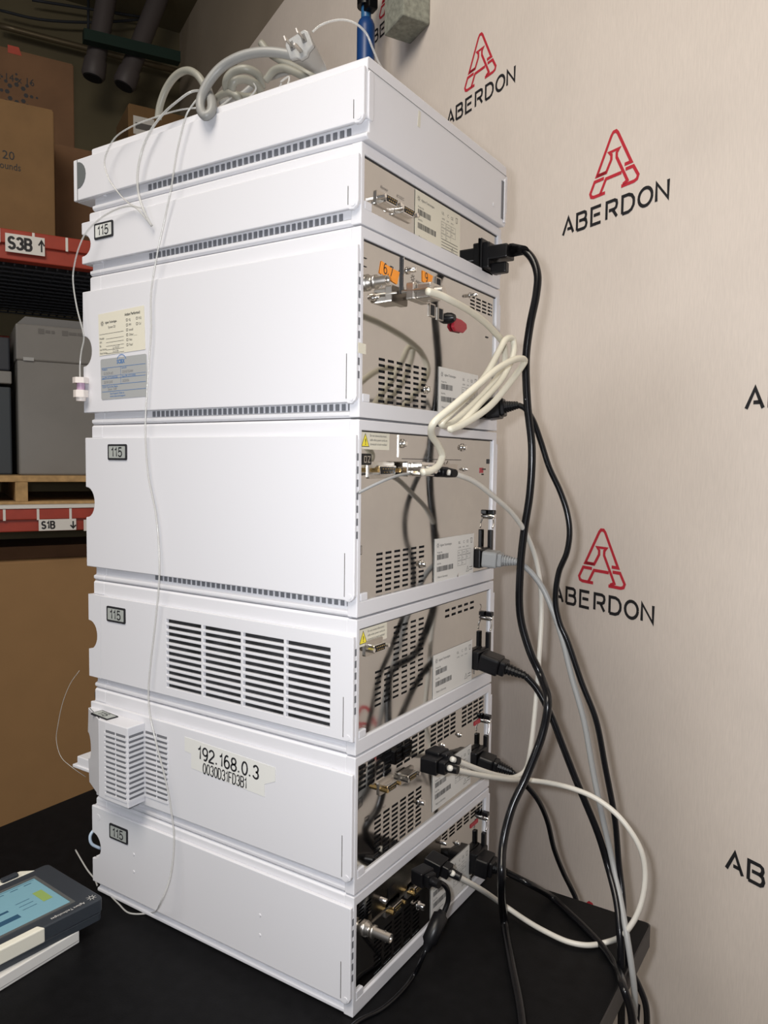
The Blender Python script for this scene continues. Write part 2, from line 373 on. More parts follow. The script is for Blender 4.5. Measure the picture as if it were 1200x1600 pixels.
# ------------------------------------------------------------------ instrument modules
D, W = .435, .338
def burst(mb, F, x, y, r, dot, n=8):
    for i in range(n):
        a = 2*math.pi*i/n
        for k, d in ((.45, dot*1.3), (.72, dot), (.98, dot*.7)):
            cx, cy = x+r*k*math.cos(a), y+r*k*math.sin(a)
            mb.flat(F, [(cx+d*math.cos(t*math.pi/3), cy+d*math.sin(t*math.pi/3)) for t in range(6)], .0004)
def barcode(mb, F, x, y, w, h, n=26):
    rnd = random.Random(n); t = x
    while t < x+w:
        b = rnd.choice((.0005, .0008, .0012)); mb.flat(F, [(t, y), (t+b, y), (t+b, y+h), (t, y+h)], .0004); t += b+rnd.choice((.0005, .0008))
def plate_label(par, y0, z0, made, cream=False, extra=True):
    w, h = (.110, .0575) if cream else (.1075, .0555)
    F = BACK.at(y0, z0, .0005)
    l = MB().box(F, 0, w, 0, h, 0, .0003).build('rating_label', 'cream_label' if cream else 'label', par)
    p = MB(); burst(p, F, .0075, h-.0085, .0035, .0004); p.text(F, 'Agilent Technologies', .0135, h-.010, .0042, .0004, .85)
    p.text(F, 'Product No.', .006, h-.0185, .0032, .0004, .85); p.text(F, 'Serial No.', .006, h-.0325, .0032, .0004, .85)
    p.text(F, made, .008, .006, .0036, .0004)
    barcode(p, F, .006, h-.0265, .029, .0065, 5); barcode(p, F, .006, h-.0415, .042, .0065, 9)
    p.text(F, 'UL', .062, h-.011, .005, .0004); p.text(F, 'C', .076, h-.011, .005, .0004); p.text(F, 'CE', .085, h-.011, .005, .0004)
    p.stroke(F, [(.0975, h-.006), (.1025, h-.006), (.1015, h-.012), (.0985, h-.012)], .0006, .0004, True)
    for xx, tt in ((.0625, 'LISTED'), (.074, '10149'), (.085, 'ISM1-B')): p.text(F, tt, xx, h-.0165, .0024, .0004)
    if extra:
        for a in range(3):
            for b in range(3 if a < 2 else 2):
                x, y = .061+b*.0125, h-.0255-a*.007
                p.stroke(F, [(x, y), (x+.0115, y), (x+.0115, y+.006), (x, y+.006)], .0003, .0004, True)
                p.text(F, ('VOLT', '100-240', '50/60', 'WATT', '320', 'HZ', 'VA', '80')[a*3+b], x+.001, y+.002, .0022, .0004)
    p.stroke(F, [(.086, .006), (.090, .013), (.094, .006)], .0005, .0004, True)
    p.text(F, '!', .0892, .0068, .0045, .0004)
    for k in range(2 if not cream else 4):
        p.stroke(F, [((.062 if cream else .0955), .0075+k*.0035), ((.104 if cream else .104), .0075+k*.0035)], .0007, .0004)
    p.build('print', 'ink', l)
    return l
def warn_label(par, y0, z0):
    F = BACK.at(y0, z0, .0005); w, h = .055, .0185
    l = MB().box(F, 0, w, 0, h, 0, .0003).build('warning_label', 'cream_label', par)
    t = MB().flat(F, [(.001, .003), (.015, .003), (.008, .0165)], .0004).build('warning_triangle', 'yellow', l)
    p = MB().stroke(F, [(.001, .003), (.015, .003), (.008, .0165)], .0007, .0005, True)
    p.text(F, '!', .0072, .0048, .009, .0006, 1, .0002)
    for k, s_ in enumerate(('Do not connect/disconnect', 'cable when power cords are', 'connected to both modules!')):
        p.text(F, s_, .0165, .0135-k*.0045, .0036, .0004, .82)
    p.build('print', 'ink', l)
def tag115(par, F, x, y, rot=0.0, pale=False):
    G = F.at(x, y, 0, rot); w, h = .0375, .0205
    b = MB().prism(G, rrect(-w/2, w/2, -h/2, h/2, .002), -.001, .0012).build('number_tag', 'ink', par)
    MB().prism(G, rrect(-w/2+.0028, w/2-.0028, -h/2+.0026, h/2-.0026, .001), .001, .0015).build('tag_face', 'lcd_light' if pale else 'lcd', b)
    MB().digits(G, '115', -.0105, -.0056, .0112, .0018, .62, .22, .0017).build('tag_number', 'ink', b)
def screw(par, y, z, r=.0035, L=.007, m='chrome'):
    p = BACK.p; MB().rings([(p(y, z, 0), r*1.5), (p(y, z, .0015), r*1.5), (p(y, z, .0016), r), (p(y, z, L), r), (p(y, z, L+.001), r*.7)], 12).build('thumbscrew', m, par)
def dsub(par, y, z, w=.032, h=.0085, rows=True, m='steel', gold=False):
    o = MB().prism(BACK.at(y, z), rrect(-w/2, w/2, -h*.75, h*.75, .002), 0, .002).build('serial_port', m, par)
    MB().prism(BACK.at(y, z), [(-w*.30, -h*.42), (w*.30, -h*.42), (w*.34, h*.42), (-w*.34, h*.42)], .001, .0095).build('port_shell', 'chrome', o, .0006)
    pins = MB().prism(BACK.at(y, z), [(-w*.27, -h*.32), (w*.27, -h*.32), (w*.31, h*.32), (-w*.31, h*.32)], .009, .0098)
    pins.build('port_insert', 'black', o)
    g = MB()
    for r_ in range(2):
        for i in range(5-r_): g.rings([(BACK.p(y-w*.2+(i+.5*r_)*w*.1, z+h*.13-r_*h*.3, .0097), .0007), (BACK.p(y-w*.2+(i+.5*r_)*w*.1, z+h*.13-r_*h*.3, .0104), .0006)], 6)
    g.build('port_pins', 'brass', o)
    for sg in (-1, 1): MB().rings([(BACK.p(y+sg*w*.43, z, .001), .0024), (BACK.p(y+sg*w*.43, z, .012), .0024)], 6, False).build('jack_nut', 'brass' if gold else 'chrome', o)
    return o
def rj45(par, y, z, w=.013, h=.015):
    o = MB().plate(BACK.at(y, z), -w/2, w/2, -h/2, h/2, 0, .0018, [(-w*.40, w*.40, -h*.42, h*.42)]).build('network_port', 'steel', par)
    MB().box(BACK.at(y, z), -w*.40, w*.40, -h*.42, h*.42, 0, .0009).build('port_insert', 'dark', o)
def bnc(par, y, z, L=.024, m='steel'):
    p = BACK.p
    o = MB().rings([(p(y, z, 0), .0085), (p(y, z, .003), .0085), (p(y, z, .0032), .007), (p(y, z, .006), .007), (p(y, z, .0062), .0055), (p(y, z, .010), .0055), (p(y, z, .0102), .0072), (p(y, z, .013), .0072), (p(y, z, .0132), .0050), (p(y, z, L), .0050), (p(y, z, L), .0038), (p(y, z, L-.004), .0036)], 18).build('coaxial_port', m, par)
    for sg in (-1, 1): MB().rings([(p(y, z+sg*.0045, L-.007), .001), (p(y, z+sg*.0065, L-.007), .001)], 6).build('bayonet_pin', m, o)
def inlet(par, y, z, w=.036, h=.026, depth=.010):
    MB().box(BACK.at(y, z), -w/2, w/2, -h/2, h/2, 0, depth).build('power_inlet', 'black', par, .002)
def cord_lock(par, y, z):              # small chrome swivel with black peg hanging above the power plug
    o = MB().rings([(BACK.p(y+.004, z+.012, 0), .004), (BACK.p(y+.004, z+.012, .006), .004), (BACK.p(y+.004, z+.012, .010), .0025)], 10).build('power_switch_pivot', 'chrome', par)
    MB().box(BACK.at(y+.004, z+.018), -.004, .004, -.003, .003, .001, .010).build('pivot_block', 'black', o, .001)
    MB().tube([BACK.p(y+.003, z+.010, .008), BACK.p(y+.001, z+.002, .010), BACK.p(y-.002, z-.004, .009)], .0012, 6, 4).build('wire_link', 'chrome', o)
    MB().box(BACK.at(y-.003, z-.020, 0), -.0035, .0035, -.016, .014, .004, .010).build('black_peg', 'black', o, .001)
def slots(y0, y1, z0, z1, nc, nr, fy=.62, fz=.5, skip=None):
    out = []; dy = (y1-y0)/nc; dz = (z1-z0)/nr
    for i in range(nc):
        for j in range(nr):
            if skip and skip(i, nr-1-j): continue
            cy = y0+dy*(i+.5); cz = z0+dz*(j+.5)
            out.append((cy-dy*fy/2, cy+dy*fy/2, cz-dz*fz/2, cz+dz*fz/2))
    return out

def module(label, z0, z1, cz0, cz1, xf, notch=None, holes=(), xoff=0.0, yoff=0.0, vents=None, teeth=None, tslots=None, metal=True, side_holes=(), grp='white instrument modules stacked on the table'):
    t = empty('instrument_module', (-D/2+xoff, W/2+yoff, z0), label, 'lab instrument', grp)
    X = xoff; Y = yoff
    # body: a housing whose section has a recessed ledge just above the foot
    sec = [(.0025, z0+.0006), (0, z0+.003), (0, z0+.0065), (.0042, z0+.0085), (.0042, cz0+.004), (0, cz0+.006), (0, z1-.0025), (.0025, z1-.0002)]
    poly = [(Y+a, b) for a, b in sec]+[(Y+W-a, b) for a, b in sec[::-1]]
    FX = Fr((0, 0, 0), (0, 1, 0), (0, 0, 1), (1, 0, 0))
    if metal:
        # shell around a recessed back: the section ring, then a back frame
        hb = MB().prism(FX, poly, X-D+.022, X-.012)
        lo = [q for q in poly if q[1] < cz0+.0065]; hi = [q for q in poly if q[1] > cz1-.0001]
        if notch:
            hb.prism(FX, lo, X-D, X-D+.0221); hb.prism(FX, hi+[(Y+W, cz1), (Y, cz1)], X-D, X-D+.0221)
        else: hb = MB().prism(FX, poly, X-D, X-.012)
        hb.build('housing', 'white', t, .0008)
        fr = MB().plate(FX, Y+.0, Y+W, z0+.001, z1-.001, X-.0125, X, [(Y+.006, Y+W-.010, z0+.0175, z1-.012)])
        fr.build('back_frame', 'white', t, .0010)
        MB().box(FX, Y+.007, Y+.020, z0+.0175, z0+.026, X-.004, X-.0002).build('corner_tab', 'white', t, .0008)
        pn = MB().plate(FX, Y+.0055, Y+W-.0095, z0+.017, z1-.0115, X-.0045, X-.003, list(holes)); pn.build('back_panel', 'metal', t)
        MB().box(FX, Y+.0057, Y+W-.0097, z0+.0172, z1-.0117, X-.0122, X-.0095).build('interior_shade_sheet', 'dark', t)  # black sheet, its colour stands in for the dark interior behind the holes
        MB().box(FX, Y+.0057, Y+W-.0097, z1-.0135, z1-.0118, X-.0032, X-.0022).build('panel_gap', 'ink', t)
    else:
        MB().prism(FX, poly, X-D, X).build('housing', 'white', t, .0012)
    # side covers with the finger notch at the front edge
    def cover(y_out, y_in, nm):
        F = Fr((0, y_out, 0), (1, 0, 0), (0, 0, 1), (0, 1, 0)); d = y_in-y_out
        x1 = X-.0005
        if notch:
            na, nb = notch; nd = .018; nc = (na+nb)/2; nr = (nb-na)/2
            edge = [(xf, cz0), (xf, na)]+[(xf+nd*math.sin(math.pi*k/12)**.9, na+(nb-na)*(1-math.cos(math.pi*k/12))/2) for k in range(1, 12)]+[(xf, nb), (xf, cz1)]
        else: edge = [(xf, cz0), (xf, cz1)]
        if side_holes:
            MB().plate(F, X-D+.02, x1, cz0, cz1, 0, d, list(side_holes)).build(nm, 'white', t, .0006)
            ex = [(X-D+.02, cz0)]+edge+[(X-D+.02, cz1)]
            MB().prism(F, ex[::-1], 0, d).build(nm+'_front_wing', 'white', t)
        else:
            q = [(x1, cz1)]+[(x1, cz0+.006), (x1-.0015, cz0+.002), (x1-.006, cz0-.0015), (x1-.011, cz0-.001), (x1-.012, cz0)]
            MB().prism(F, q+edge, 0, d).build(nm, 'white', t, .0012, 3)
        G = F.at(0, 0, -.0004) if y_out < y_in else F
        if y_out < y_in:
            MB().box(G, x1-.0125, x1-.0119, cz0+.004, cz0+min(.05, (cz1-cz0)*.42), -.0002, .0005).build('cover_seam', 'greyink', t)
            MB().rings([(F.p(x1-.006, cz0+.0045, -.0006), .0028), (F.p(x1-.006, cz0+.0045, .001), .0030)], 12).build('cover_clip', 'white', t)
            MB().box(F, x1-.004, x1, cz0+.004, cz1-.004, d-.001, d+.005).build('cover_return', 'white', t, .0008)
            if tslots:
                s_ = MB()
                for k in range(tslots):
                    zz = (cz1-.022-k*.0135) if cz1-cz0 > .15 else (cz1-.016-k*.0125)
                    s_.box(Fr((x1, 0, 0), (0, 1, 0), (0, 0, 1), (1, 0, 0)), y_out+.0025, y_out+.0065, zz-.0045, zz+.0030, -.001, .0003)
                s_.build('edge_slots', 'vent_shade', t)
    cover(Y-.005, Y-.0004, 'side_cover'); cover(Y+W+.005, Y+W+.0004, 'far_side_cover')
    # front door set back from the notches, so the notches stay open
    zf = [(cz0, notch[0], 0), (notch[0], notch[1], 1), (notch[1], cz1, 0)] if notch else [(cz0, cz1, 0)]
    fd = MB()
    for a, b, k in zf: fd.box(Fr((0, 0, 0), (1, 0, 0), (0, 0, 1), (0, 1, 0)), (xf+.001 if not k else X-D+.020), X-D+.0225, a, b, Y+.0005, Y+W-.0005)
    fd.build('front_door', 'white', t)
    if teeth:
        a, b, n = teeth; s_ = MB(); dx = (b-a)/n
        for k in range(n): s_.box(Fr((0, Y, 0), (1, 0, 0), (0, 0, 1), (0, -1, 0)), a+dx*k, a+dx*(k+.55), cz0-.0075, cz0-.0005, -.0046, -.0030)
        s_.build('ledge_vents', 'vent_shade', t)
    if vents: pass
    return t

Z = [0, .137, .290, .438, .647, .842, .925, 1.006]
G7 = None
# M6, lowest
h6 = slots(.042, .149, .020, .069, 5, 9, .74, .52)+slots(.199, .325, .108, .132, 6, 5, .74, .6)+slots(.012, .040, .098, .118, 2, 5, .7, .5)
m6 = module('lowest white instrument module, resting directly on the black table', Z[0], Z[1], .018, .126, -.4385, (.0514, .0877), h6, tslots=6)
# M5
h5 = slots(.040, .149, .158, .208, 6, 9, .74, .55)
for a, b in ((.009, .078), (.086, .154), (.166, .236), (.251, .320)): h5 += slots(a, b, .247, .2765, 4, 5, .80, .56)
m5 = module('white instrument module marked 192.168.0.3 with a louvred pod at its front', Z[1], Z[2], .154, .272, -.4380, (.196, .232), h5)
# M4
h4 = slots(.037, .149, .331, .418, 6, 14, .66, .42, lambda i, j: i < 2 and j < 7)+slots(.197, .285, .4035, .4185, 5, 2, .66, .42)
g4 = []
for i in range(4):
    for j in range(11):
        a = -.2860+i*.0648; b = .3175+j*.00815; g4.append((a, a+.0610, b, b+.0050))
m4 = module('white instrument module with a long louvred vent across its side', Z[2], Z[3], .3070, .4195, -.4400, (.3444, .3842), h4, tslots=6, side_holes=g4)
# M3
h3 = slots(.037, .147, .452, .505, 6, 9, .68, .46)
m3 = module('tall white instrument module with a 115 tag and plain blank side', Z[3], Z[4], .457, .630, -.4430, (.5235, .5640), h3, teeth=(-.315, -.007, 37), tslots=7)
# M2
h2 = slots(.037, .146, .658, .7155, 6, 9, .68, .46)+slots(.251, .3215, .802, .8205, 4, 4, .76, .5)
m2 = module('tall white instrument module carrying the paper and silver service stickers', Z[4], Z[5], .663, .822, -.4450, (.7242, .7640), h2, teeth=(-.318, -.008, 38), tslots=9)
# M1
m1 = module('thin white instrument module, second from the top, with a 115 tag', Z[5], Z[6], .858, .9115, -.4450, (.8680, .8960), [], teeth=(-.322, -.022, 38))
# M0
m0 = module('topmost white instrument module, blank white back, cables coiled on it', Z[6], Z[7], .9415, .9945, -.4605, None, [], xoff=.006, teeth=(-.323, -.012, 35), metal=False)

# --- M0 details
MB().prism(SIDE, [(-.4515, .9565)]+arc(-.4515, .9735, .017, -90, 90, 10), -.001, .0006).build('grey_finger_disc', mat('finger_disc_grey', (.12, .13, .13), .5), m0)
MB().box(SIDE, -.4524, -.4516, .9415, .9945, 0, .0004).build('cover_seam', 'greyink', m0)
bp = Fr((.006, 0, 0), (0, 1, 0), (0, 0, 1), (1, 0, 0))
MB().prism(bp, rrect(.001, .010, .944, .992, .003), -.001, .0016).build('back_clip_strip', 'white', m0, .0008)
MB().box(bp, .0103, .0108, .946, .990, 0, .0004).build('clip_gap', 'greyink', m0)
MB().box(bp, W-.016, W-.009, .934, .984, 0, .0006).build('hinge_slot', 'vent_shade', m0)
MB().box(bp, W-.009, W-.004, .930, .988, 0, .002).build('hinge_strip', 'white', m0, .0006)
MB().prism(bp, rrect(W-.042, W-.038, .9425, .9475, .0012), 0, .0007).build('small_lug', 'white', m0)
MB().box(bp, .001, W-.001, .9932, .9936, 0, .0004).build('lid_seam', 'greyink', m0)
MB().prism(bp, [(.098, .973), (.104, .973), (.105, .990), (.100, .991)], 0, .0003).build('old_tape', 'oldtape', m0)

# --- M1 details
tag115(m1, SIDE, -.3985, .8953, .0, True)
dsub(m1, .047, .878, .036, .010); dsub(m1, .082, .8765, .036, .010)
p = MB(); p.text(BACK, 'Remote', .040, .8905, .0042, .0006); p.text(BACK, 'RS 232C', .072, .8905, .0042, .0006); p.build('port_print', 'greyink', m1)
plate_label(m1, .110, .8530, 'Made in Japan', True)
inlet(m1, .296, .8767, .030, .034, .012)
MB().box(BACK.at(.296, .8767), -.018, .018, -.022, .022, 0, .003).build('inlet_flange', 'black', m1, .003)

# --- M2 details
bnc(m2, .0150, .7870, .026)
MB().box(BACK, .0838, .0848, .789, .829, 0, .003).build('card_edge', 'chrome', m2)
MB().box(BACK, .0825, .0838, .789, .829, 0, .0006).build('card_gap', 'ink', m2)
screw(m2, .0965, .8170, .0028, .010); screw(m2, .2525, .8190, .0022, .010); screw(m2, .0290, .7745, .0022, .006); screw(m2, .1415, .6885, .0035, .006)
st = MB().prism(BACK, [(0.0387, 0.8022), (0.0526, 0.7997), (0.0734, 0.7971), (0.0784, 0.8113), (0.0586, 0.8125), (0.0421, 0.8155)], .0004, .0010).build('orange_sticker', 'orange', m2)
MB().digits(BACK.at((0.0461, 0.8037)[0], (0.0461, 0.8037)[1], .0012, -.05), '6,7', 0, 0, .0105, .0013).build('handwriting', 'ink', st)
st = MB().prism(BACK, [(0.1291, 0.8119), (0.1457, 0.8094), (0.1501, 0.8154), (0.1530, 0.8227), (0.1287, 0.8242)], .0004, .0010).build('orange_sticker', 'orange', m2)
MB().digits(BACK.at((0.1350, 0.8131)[0], (0.1350, 0.8131)[1], .0012, .1), '9', 0, 0, .0095, .0012).build('handwriting', 'ink', st)
rj45(m2, .1655, .8145, .013, .018); rj45(m2, .1520, .7825, .013, .015); rj45(m2, .1725, .7815, .013, .015)
p = MB()
for k in range(2): p.prism(BACK, arc(.1760, .8090-k*.0065, .0016, 0, 330, 8), 0, .0009)
p.build('indicator_lights', 'ink', m2)
p = MB(); p.text(BACK, 'RX', .181, .8080, .0038, .0006); p.text(BACK, 'TX', .181, .8010, .0038, .0006); p.text(BACK, '10/100BASE-T', .195, .8045, .0038, .0006)
burst(p, BACK, .108, .8110, .0050, .0005); p.text(BACK, 'Agilent', .115, .8080, .0042, .0006)
for a, b in ((.0065, .0150), ): p.stroke(BACK, [(a, .8115), (b, .8115)], .0009, .0006); p.stroke(BACK, [(a, .8030), (b, .8030)], .0009, .0006)
p.stroke(BACK, [(.3150, .7915), (.3230, .7915)], .0012, .0006); p.stroke(BACK, [(.3150, .7860), (.3230, .7860)], .0012, .0006)
p.stroke(BACK, [(.301, .7730), (.309, .7730)], .0020, .0006); p.build('panel_print', 'ink', m2)
MB().rings([(BACK.p(.1925, .7800, 0), .0070), (BACK.p(.1925, .7800, .006), .0062), (BACK.p(.1925, .7800, .010), .0040)], 14).build('jack_socket', 'black', m2)
MB().prism(BACK, [(.1985, .7705), (.206, .7660), (.228, .7670), (.238, .7735), (.236, .7800), (.222, .7830), (.204, .7830)], .0004, .0050).build('red_bracket_cap', 'redpart', m2, .002)
plate_label(m2, .1720, .6635, 'Made in Germany')
inlet(m2, .294, .6746)
p = MB().box(Fr((0, 0, 0), (0, 1, 0), (0, 0, 1), (1, 0, 0)), -.004, .010, .7130, .7235, .0006, .0009); p.build('edge_sticker', 'cream_label', m2)
s1 = MB().prism(SIDE, [(-.4100, .7360), (-.3205, .7385), (-.3225, .7925), (-.4115, .7895)], .0002, .0006).build('service_sticker', 'cream_label', m2)
F = SIDE.at(-.4105, .7360, .0008, .026)
p = MB(); burst(p, F, .0085, .041, .0035, .0004); p.text(F, 'Agilent Technologies', .0140, .0400, .0044, 0, .62, .00005); p.text(F, 'System CE/', .0200, .0335, .0042, 0, .75)
p.text(F, 'Action Performed:', .0530, .0455, .0050, 0, .78, .0001)
for k, tt in enumerate(('IQ', 'PM', 'Install', 'Other____', 'Not', 'Pass/')):
    p.text(F, tt, .0605, .0385-k*.0062, .0042, 0, .8); p.stroke(F, [(.0555, .0388-k*.0062), (.0583, .0388-k*.0062), (.0583, .0414-k*.0062), (.0555, .0414-k*.0062)], .0005, 0, True)
for k, tt in enumerate(('OQ', 'Cal')):
    p.text(F, tt, .0790, .0385-k*.0068, .0042, 0, .8); p.stroke(F, [(.0745, .0388-k*.0068), (.0773, .0388-k*.0068), (.0773, .0414-k*.0068), (.0745, .0414-k*.0068)], .0005, 0, True)
for k, tt in enumerate(('Model#:', 'S/N:', 'By:', 'Last Action:', 'Next Action:')):
    p.text(F, tt, .0020, .0205-k*.0047, .0036, 0, .8); p.stroke(F, [(.0150, .0203-k*.0047), (.0500, .0203-k*.0047)], .0004)
p.stroke(F, [(.0020, .0270), (.0500, .0270)], .0004); p.build('print', 'ink', s1)
p = MB()
for k, tt in enumerate(('2-14-07', '5-2-08')): p.text(F, tt, .028, .0070-k*.0047, .0042, .0001)
p.build('handwriting', 'pencil', s1)
s2 = MB().prism(SIDE.at(-.4070, .6790, 0, .018), rrect(0, .0895, 0, .0525, .0025), .0002, .0006).build('calibration_sticker', 'silver_label', m2)
F = SIDE.at(-.4070, .6790, .0008, .018)
p = MB(); p.text(F, 'SCIEX', .0330, .0445, .0072, 0, .8, .0002); p.stroke(F, arc(.042, .046, .0095, 150, 20, 8), .0009)
for y in (.0405, .0265, .0185): p.stroke(F, [(.002, y), (.0875, y)], .0005)
p.stroke(F, [(.002, .0300), (.0875, .0300)], .0003); p.stroke(F, [(.040, .0405), (.040, .0190)], .0004); p.stroke(F, [(.002, .0100), (.0875, .0100)], .0005)
for x, y, tt in ((.003, .0375, 'Model #'), (.042, .0375, 'Serial #'), (.003, .0268, 'Last PM (YYYY/MM/DD)'), (.042, .0268, 'Next PM (YYYY/MM)'), (.003, .0150, 'SCIEX Technician Name'), (.018, .0060, 'Send Support: Refer to'), (.018, .0025, 'www.sciex.com/support')):
    p.text(F, tt, x, y, .0036, 0, .85)
p.build('print', 'blueink', s2)
p = MB()
for x, y, tt in ((.006, .0318, 'G1367A #5'), (.043, .0318, 'DE43735444'), (.006, .0205, '2019/12/07'), (.043, .0205, '2020/06'), (.014, .0112, 'Steve  SHP')): p.text(F, tt, x, y, .0050, 0, .8)
p.build('handwriting', 'pencil', s2)

# --- M3 details
tag115(m3, SIDE, -.3758, .6110)
warn_label(m3, .0070, .6155)
MB().box(BACK, .0812, .0824, .6080, .6330, 0, .0012).build('card_edge', 'chrome', m3)
MB().box(BACK, .0910, .2350, .6060, .6068, 0, .0009).build('slot_cover_seam', 'ink', m3)
MB().box(BACK, .2350, .3200, .6330, .6336, 0, .0006).build('panel_seam', 'ink', m3)
for y, z in ((.0900, .6235), (.2385, .6225)): screw(m3, y, z, .0035, .005)
screw(m3, .1380, .4815, .0036, .006); screw(m3, .2440, .5945, .002, .005)
p = MB(); p.prism(BACK, rrect(.0055, .0240, .5990, .6110, .002), .0002, .003); p.build('can_port', 'black', m3)
p = MB(); p.stroke(BACK, [(.010, .608), (.014, .608), (.014, .602), (.010, .602)], .0009, .0034, True); p.stroke(BACK, [(.016, .608), (.021, .608), (.017, .602), (.021, .602)], .0009, .0034); p.build('can_port_contacts', 'steel', m3)
dsub(m3, .046, .5935, .050, .012, gold=True)
p = MB(); p.prism(BACK, [(.178, .586), (.222, .586), (.226, .601), (.205, .601), (.200, .605), (.196, .601), (.178, .601)], .0002, .0006); p.build('blank_port_cover', 'steel', m3)
p = MB()
for k in range(4): p.stroke(BACK, [(.170+k*.007, .5995), (.170+k*.007, .6035)], .0012, .0006)
p.stroke(BACK, [(.107, .6005), (.117, .6005)], .0010, .0006); p.stroke(BACK, [(.127, .6005), (.160, .6005)], .0012, .0006)
p.prism(BACK, rrect(.313, .321, .6020, .6085, .001), .0001, .0007); p.stroke(BACK, [(.297, .5945), (.309, .5945)], .0018, .0008); p.stroke(BACK, [(.299, .5875), (.303, .5875)], .0020, .0008)
p.stroke(BACK, [(.0055, .505), (.011, .505), (.011, .514), (.0055, .514)], .0006, .0006, True)
p.build('panel_print', 'ink', m3)
MB().prism(BACK, rrect(.291, .302, .5895, .5965, .001), .0001, .0006).build('red_mark', 'redpart', m3)
MB().tube([BACK.p(.2265, .4560, .003), BACK.p(.2250, .4600, .004)], .001, 6, 2).build('small_hook', 'chrome', m3)
plate_label(m3, .1690, .4533, 'Made in Germany')
inlet(m3, .296, .4742); cord_lock(m3, .318, .5170); screw(m3, .2860, .4860, .0028, .006); MB().box(BACK, .281, .284, .463, .474, .001, .004).build('ground_lug', 'chrome', m3, .001)

# --- M4 details
tag115(m4, SIDE, -.3818, .3977)
MB().box(Fr((0, -.0002, 0), (1, 0, 0), (0, 0, 1), (0, -1, 0)), -.292, -.022, .3145, .4105, 0, .0002).build('grille_shade_plate', mat('grille_shade_plate', (.018, .018, .020), .8, noise=.9, nscale=45), m4)  # near-black plate painted as the shaded hollow behind the louvres, mottled for inner parts
warn_label(m4, .0070, .4060)
dsub(m4, .0350, .4020, .034, .011)
p = MB()
p.stroke(BACK, arc(.3000, .4040, .0048, -70, 70, 6), .0009, .0006); p.stroke(BACK, arc(.3000, .3895, .0048, -70, 70, 6), .0009, .0006)
p.build('panel_print', 'ink', m4)
plate_label(m4, .1705, .3080, 'Made in Germany', False, False)
inlet(m4, .297, .3341); cord_lock(m4, .318, .3740); screw(m4, .2860, .3410, .0028, .006); MB().box(BACK, .281, .284, .315, .327, .001, .004).build('ground_lug', 'chrome', m4, .001)

# --- M5 details
PW = -.032
PF = Fr((0, 0, 0), (1, 0, 0), (0, 1, 0), (0, 0, 1))
# pod: plan outline, louvres on its outer face and on its return
pod_plan = [(-.3275, -.005), (-.3275, PW), (-.372, PW), (-.386, PW+.001), (-.386, -.005)]
pod = MB().prism(PF, pod_plan, .1600, .2640)
WG = Fr((-.386, PW+.001, 0), Vector((-.0545, .023, 0)), (0, 0, 1), (0, 0, 1)); WG.n = Vector((WG.r.y, -WG.r.x, 0)); WG.n = -WG.n if WG.n.y > 0 else WG.n
wl = .0592
pod.prism(WG, [(0, .1600), (wl-.004, .1600), (wl+.001, .193)]+[(wl+.001-.016*math.sin(math.pi*k/10)**.8, .193+.036*(1-math.cos(math.pi*k/10))/2) for k in range(1, 10)]+[(wl+.001, .229), (wl-.004, .2640), (0, .2640)], -.003, 0)
pod.prism(PF, [(-.386, PW+.001), (-.438, -.009), (-.436, -.004), (-.386, -.004)], .2600, .2640)
pod = pod.build('pod', 'white', m5, .0010)
pf = Fr((0, PW, 0), (1, 0, 0), (0, 0, 1), (0, -1, 0)); rf = Fr((-.3275, 0, 0), (0, 1, 0), (0, 0, 1), (1, 0, 0)); sf = SIDE
lv = MB(); dk = MB()
for k in range(13):
    z = .1705+k*.00665
    for a, b in ((-.3700, -.3520), (-.3495, -.3315)): dk.box(pf, a, b, z, z+.0034, 0, .0004)
    dk.box(rf, -.0300, -.0075, z, z+.0034, 0, .0004)
    for a, b in ((-.3255, -.3065), (-.3040, -.2860)): dk.box(sf, a, b, z, z+.0034, 0, .0006)
    lv.box(pf, -.3730, -.3300, z-.0032, z, 0, .0012); lv.box(rf, -.0315, -.0060, z-.0032, z, 0, .0012); lv.box(sf, -.3265, -.2845, z-.0032, z, 0, .0014)
dk.build('pod_slots', 'vent_shade', pod); lv.build('pod_louvres', 'white', pod)
q = MB().prism(Fr((0, 0, .2645), (1, 0, 0), (0, 1, 0), (0, 0, 1)).at(-.392, -.0175, 0, -.10), rrect(-.0195, .0195, -.0085, .0085, .001), -.001, .0008).build('number_tag', 'ink', m5)
G = Fr((0, 0, .2645), (1, 0, 0), (0, 1, 0), (0, 0, 1)).at(-.392, -.0175, .0010, -.10)
MB().prism(G, rrect(-.0175, .0175, -.0066, .0066, .001), -.001, .0001).build('tag_face', 'lcd', q)
MB().digits(G, '115', -.0100, -.0045, .0090, .0015, .62, .24, .0003).build('tag_number', 'ink', q)
MB().wbox(-.474, -.440, -.002, .040, .1720, .1860).build('drip_tray', 'white', m5, .001)
MB().wbox(-.482, -.446, -.004, .030, .1690, .1735).build('tray_lip', 'white', m5, .001)
MB().wbox(-.450, -.415, .010, .050, .2700, .2790).build('front_latch', 'black', m5, .001)
tp = MB().prism(SIDE, [(-.2535, .2430), (-.2420, .2420), (-.2422, .2240), (-.1225, .2180), (-.1225, .2330), (-.1065, .2400), (-.1065, .2560), (-.2535, .2610)], .0001, .0004).build('address_tape', 'tape', m5)
p = MB(); F = SIDE.at(-.2300, .2392, .0006, -.03); p.digits(F, '192.168.0.3', 0, 0, .0150, .0023, .54, .19); F = SIDE.at(-.2215, .2225, .0006, -.02); p.digits(F, '0030D31FD3B1', 0, 0, .0125, .0015, .38, .13); p.build('print', 'ink', tp)
dsub(m5, .0640, .2370, .030, .010, gold=True); dsub(m5, .1090, .2330, .030, .010)
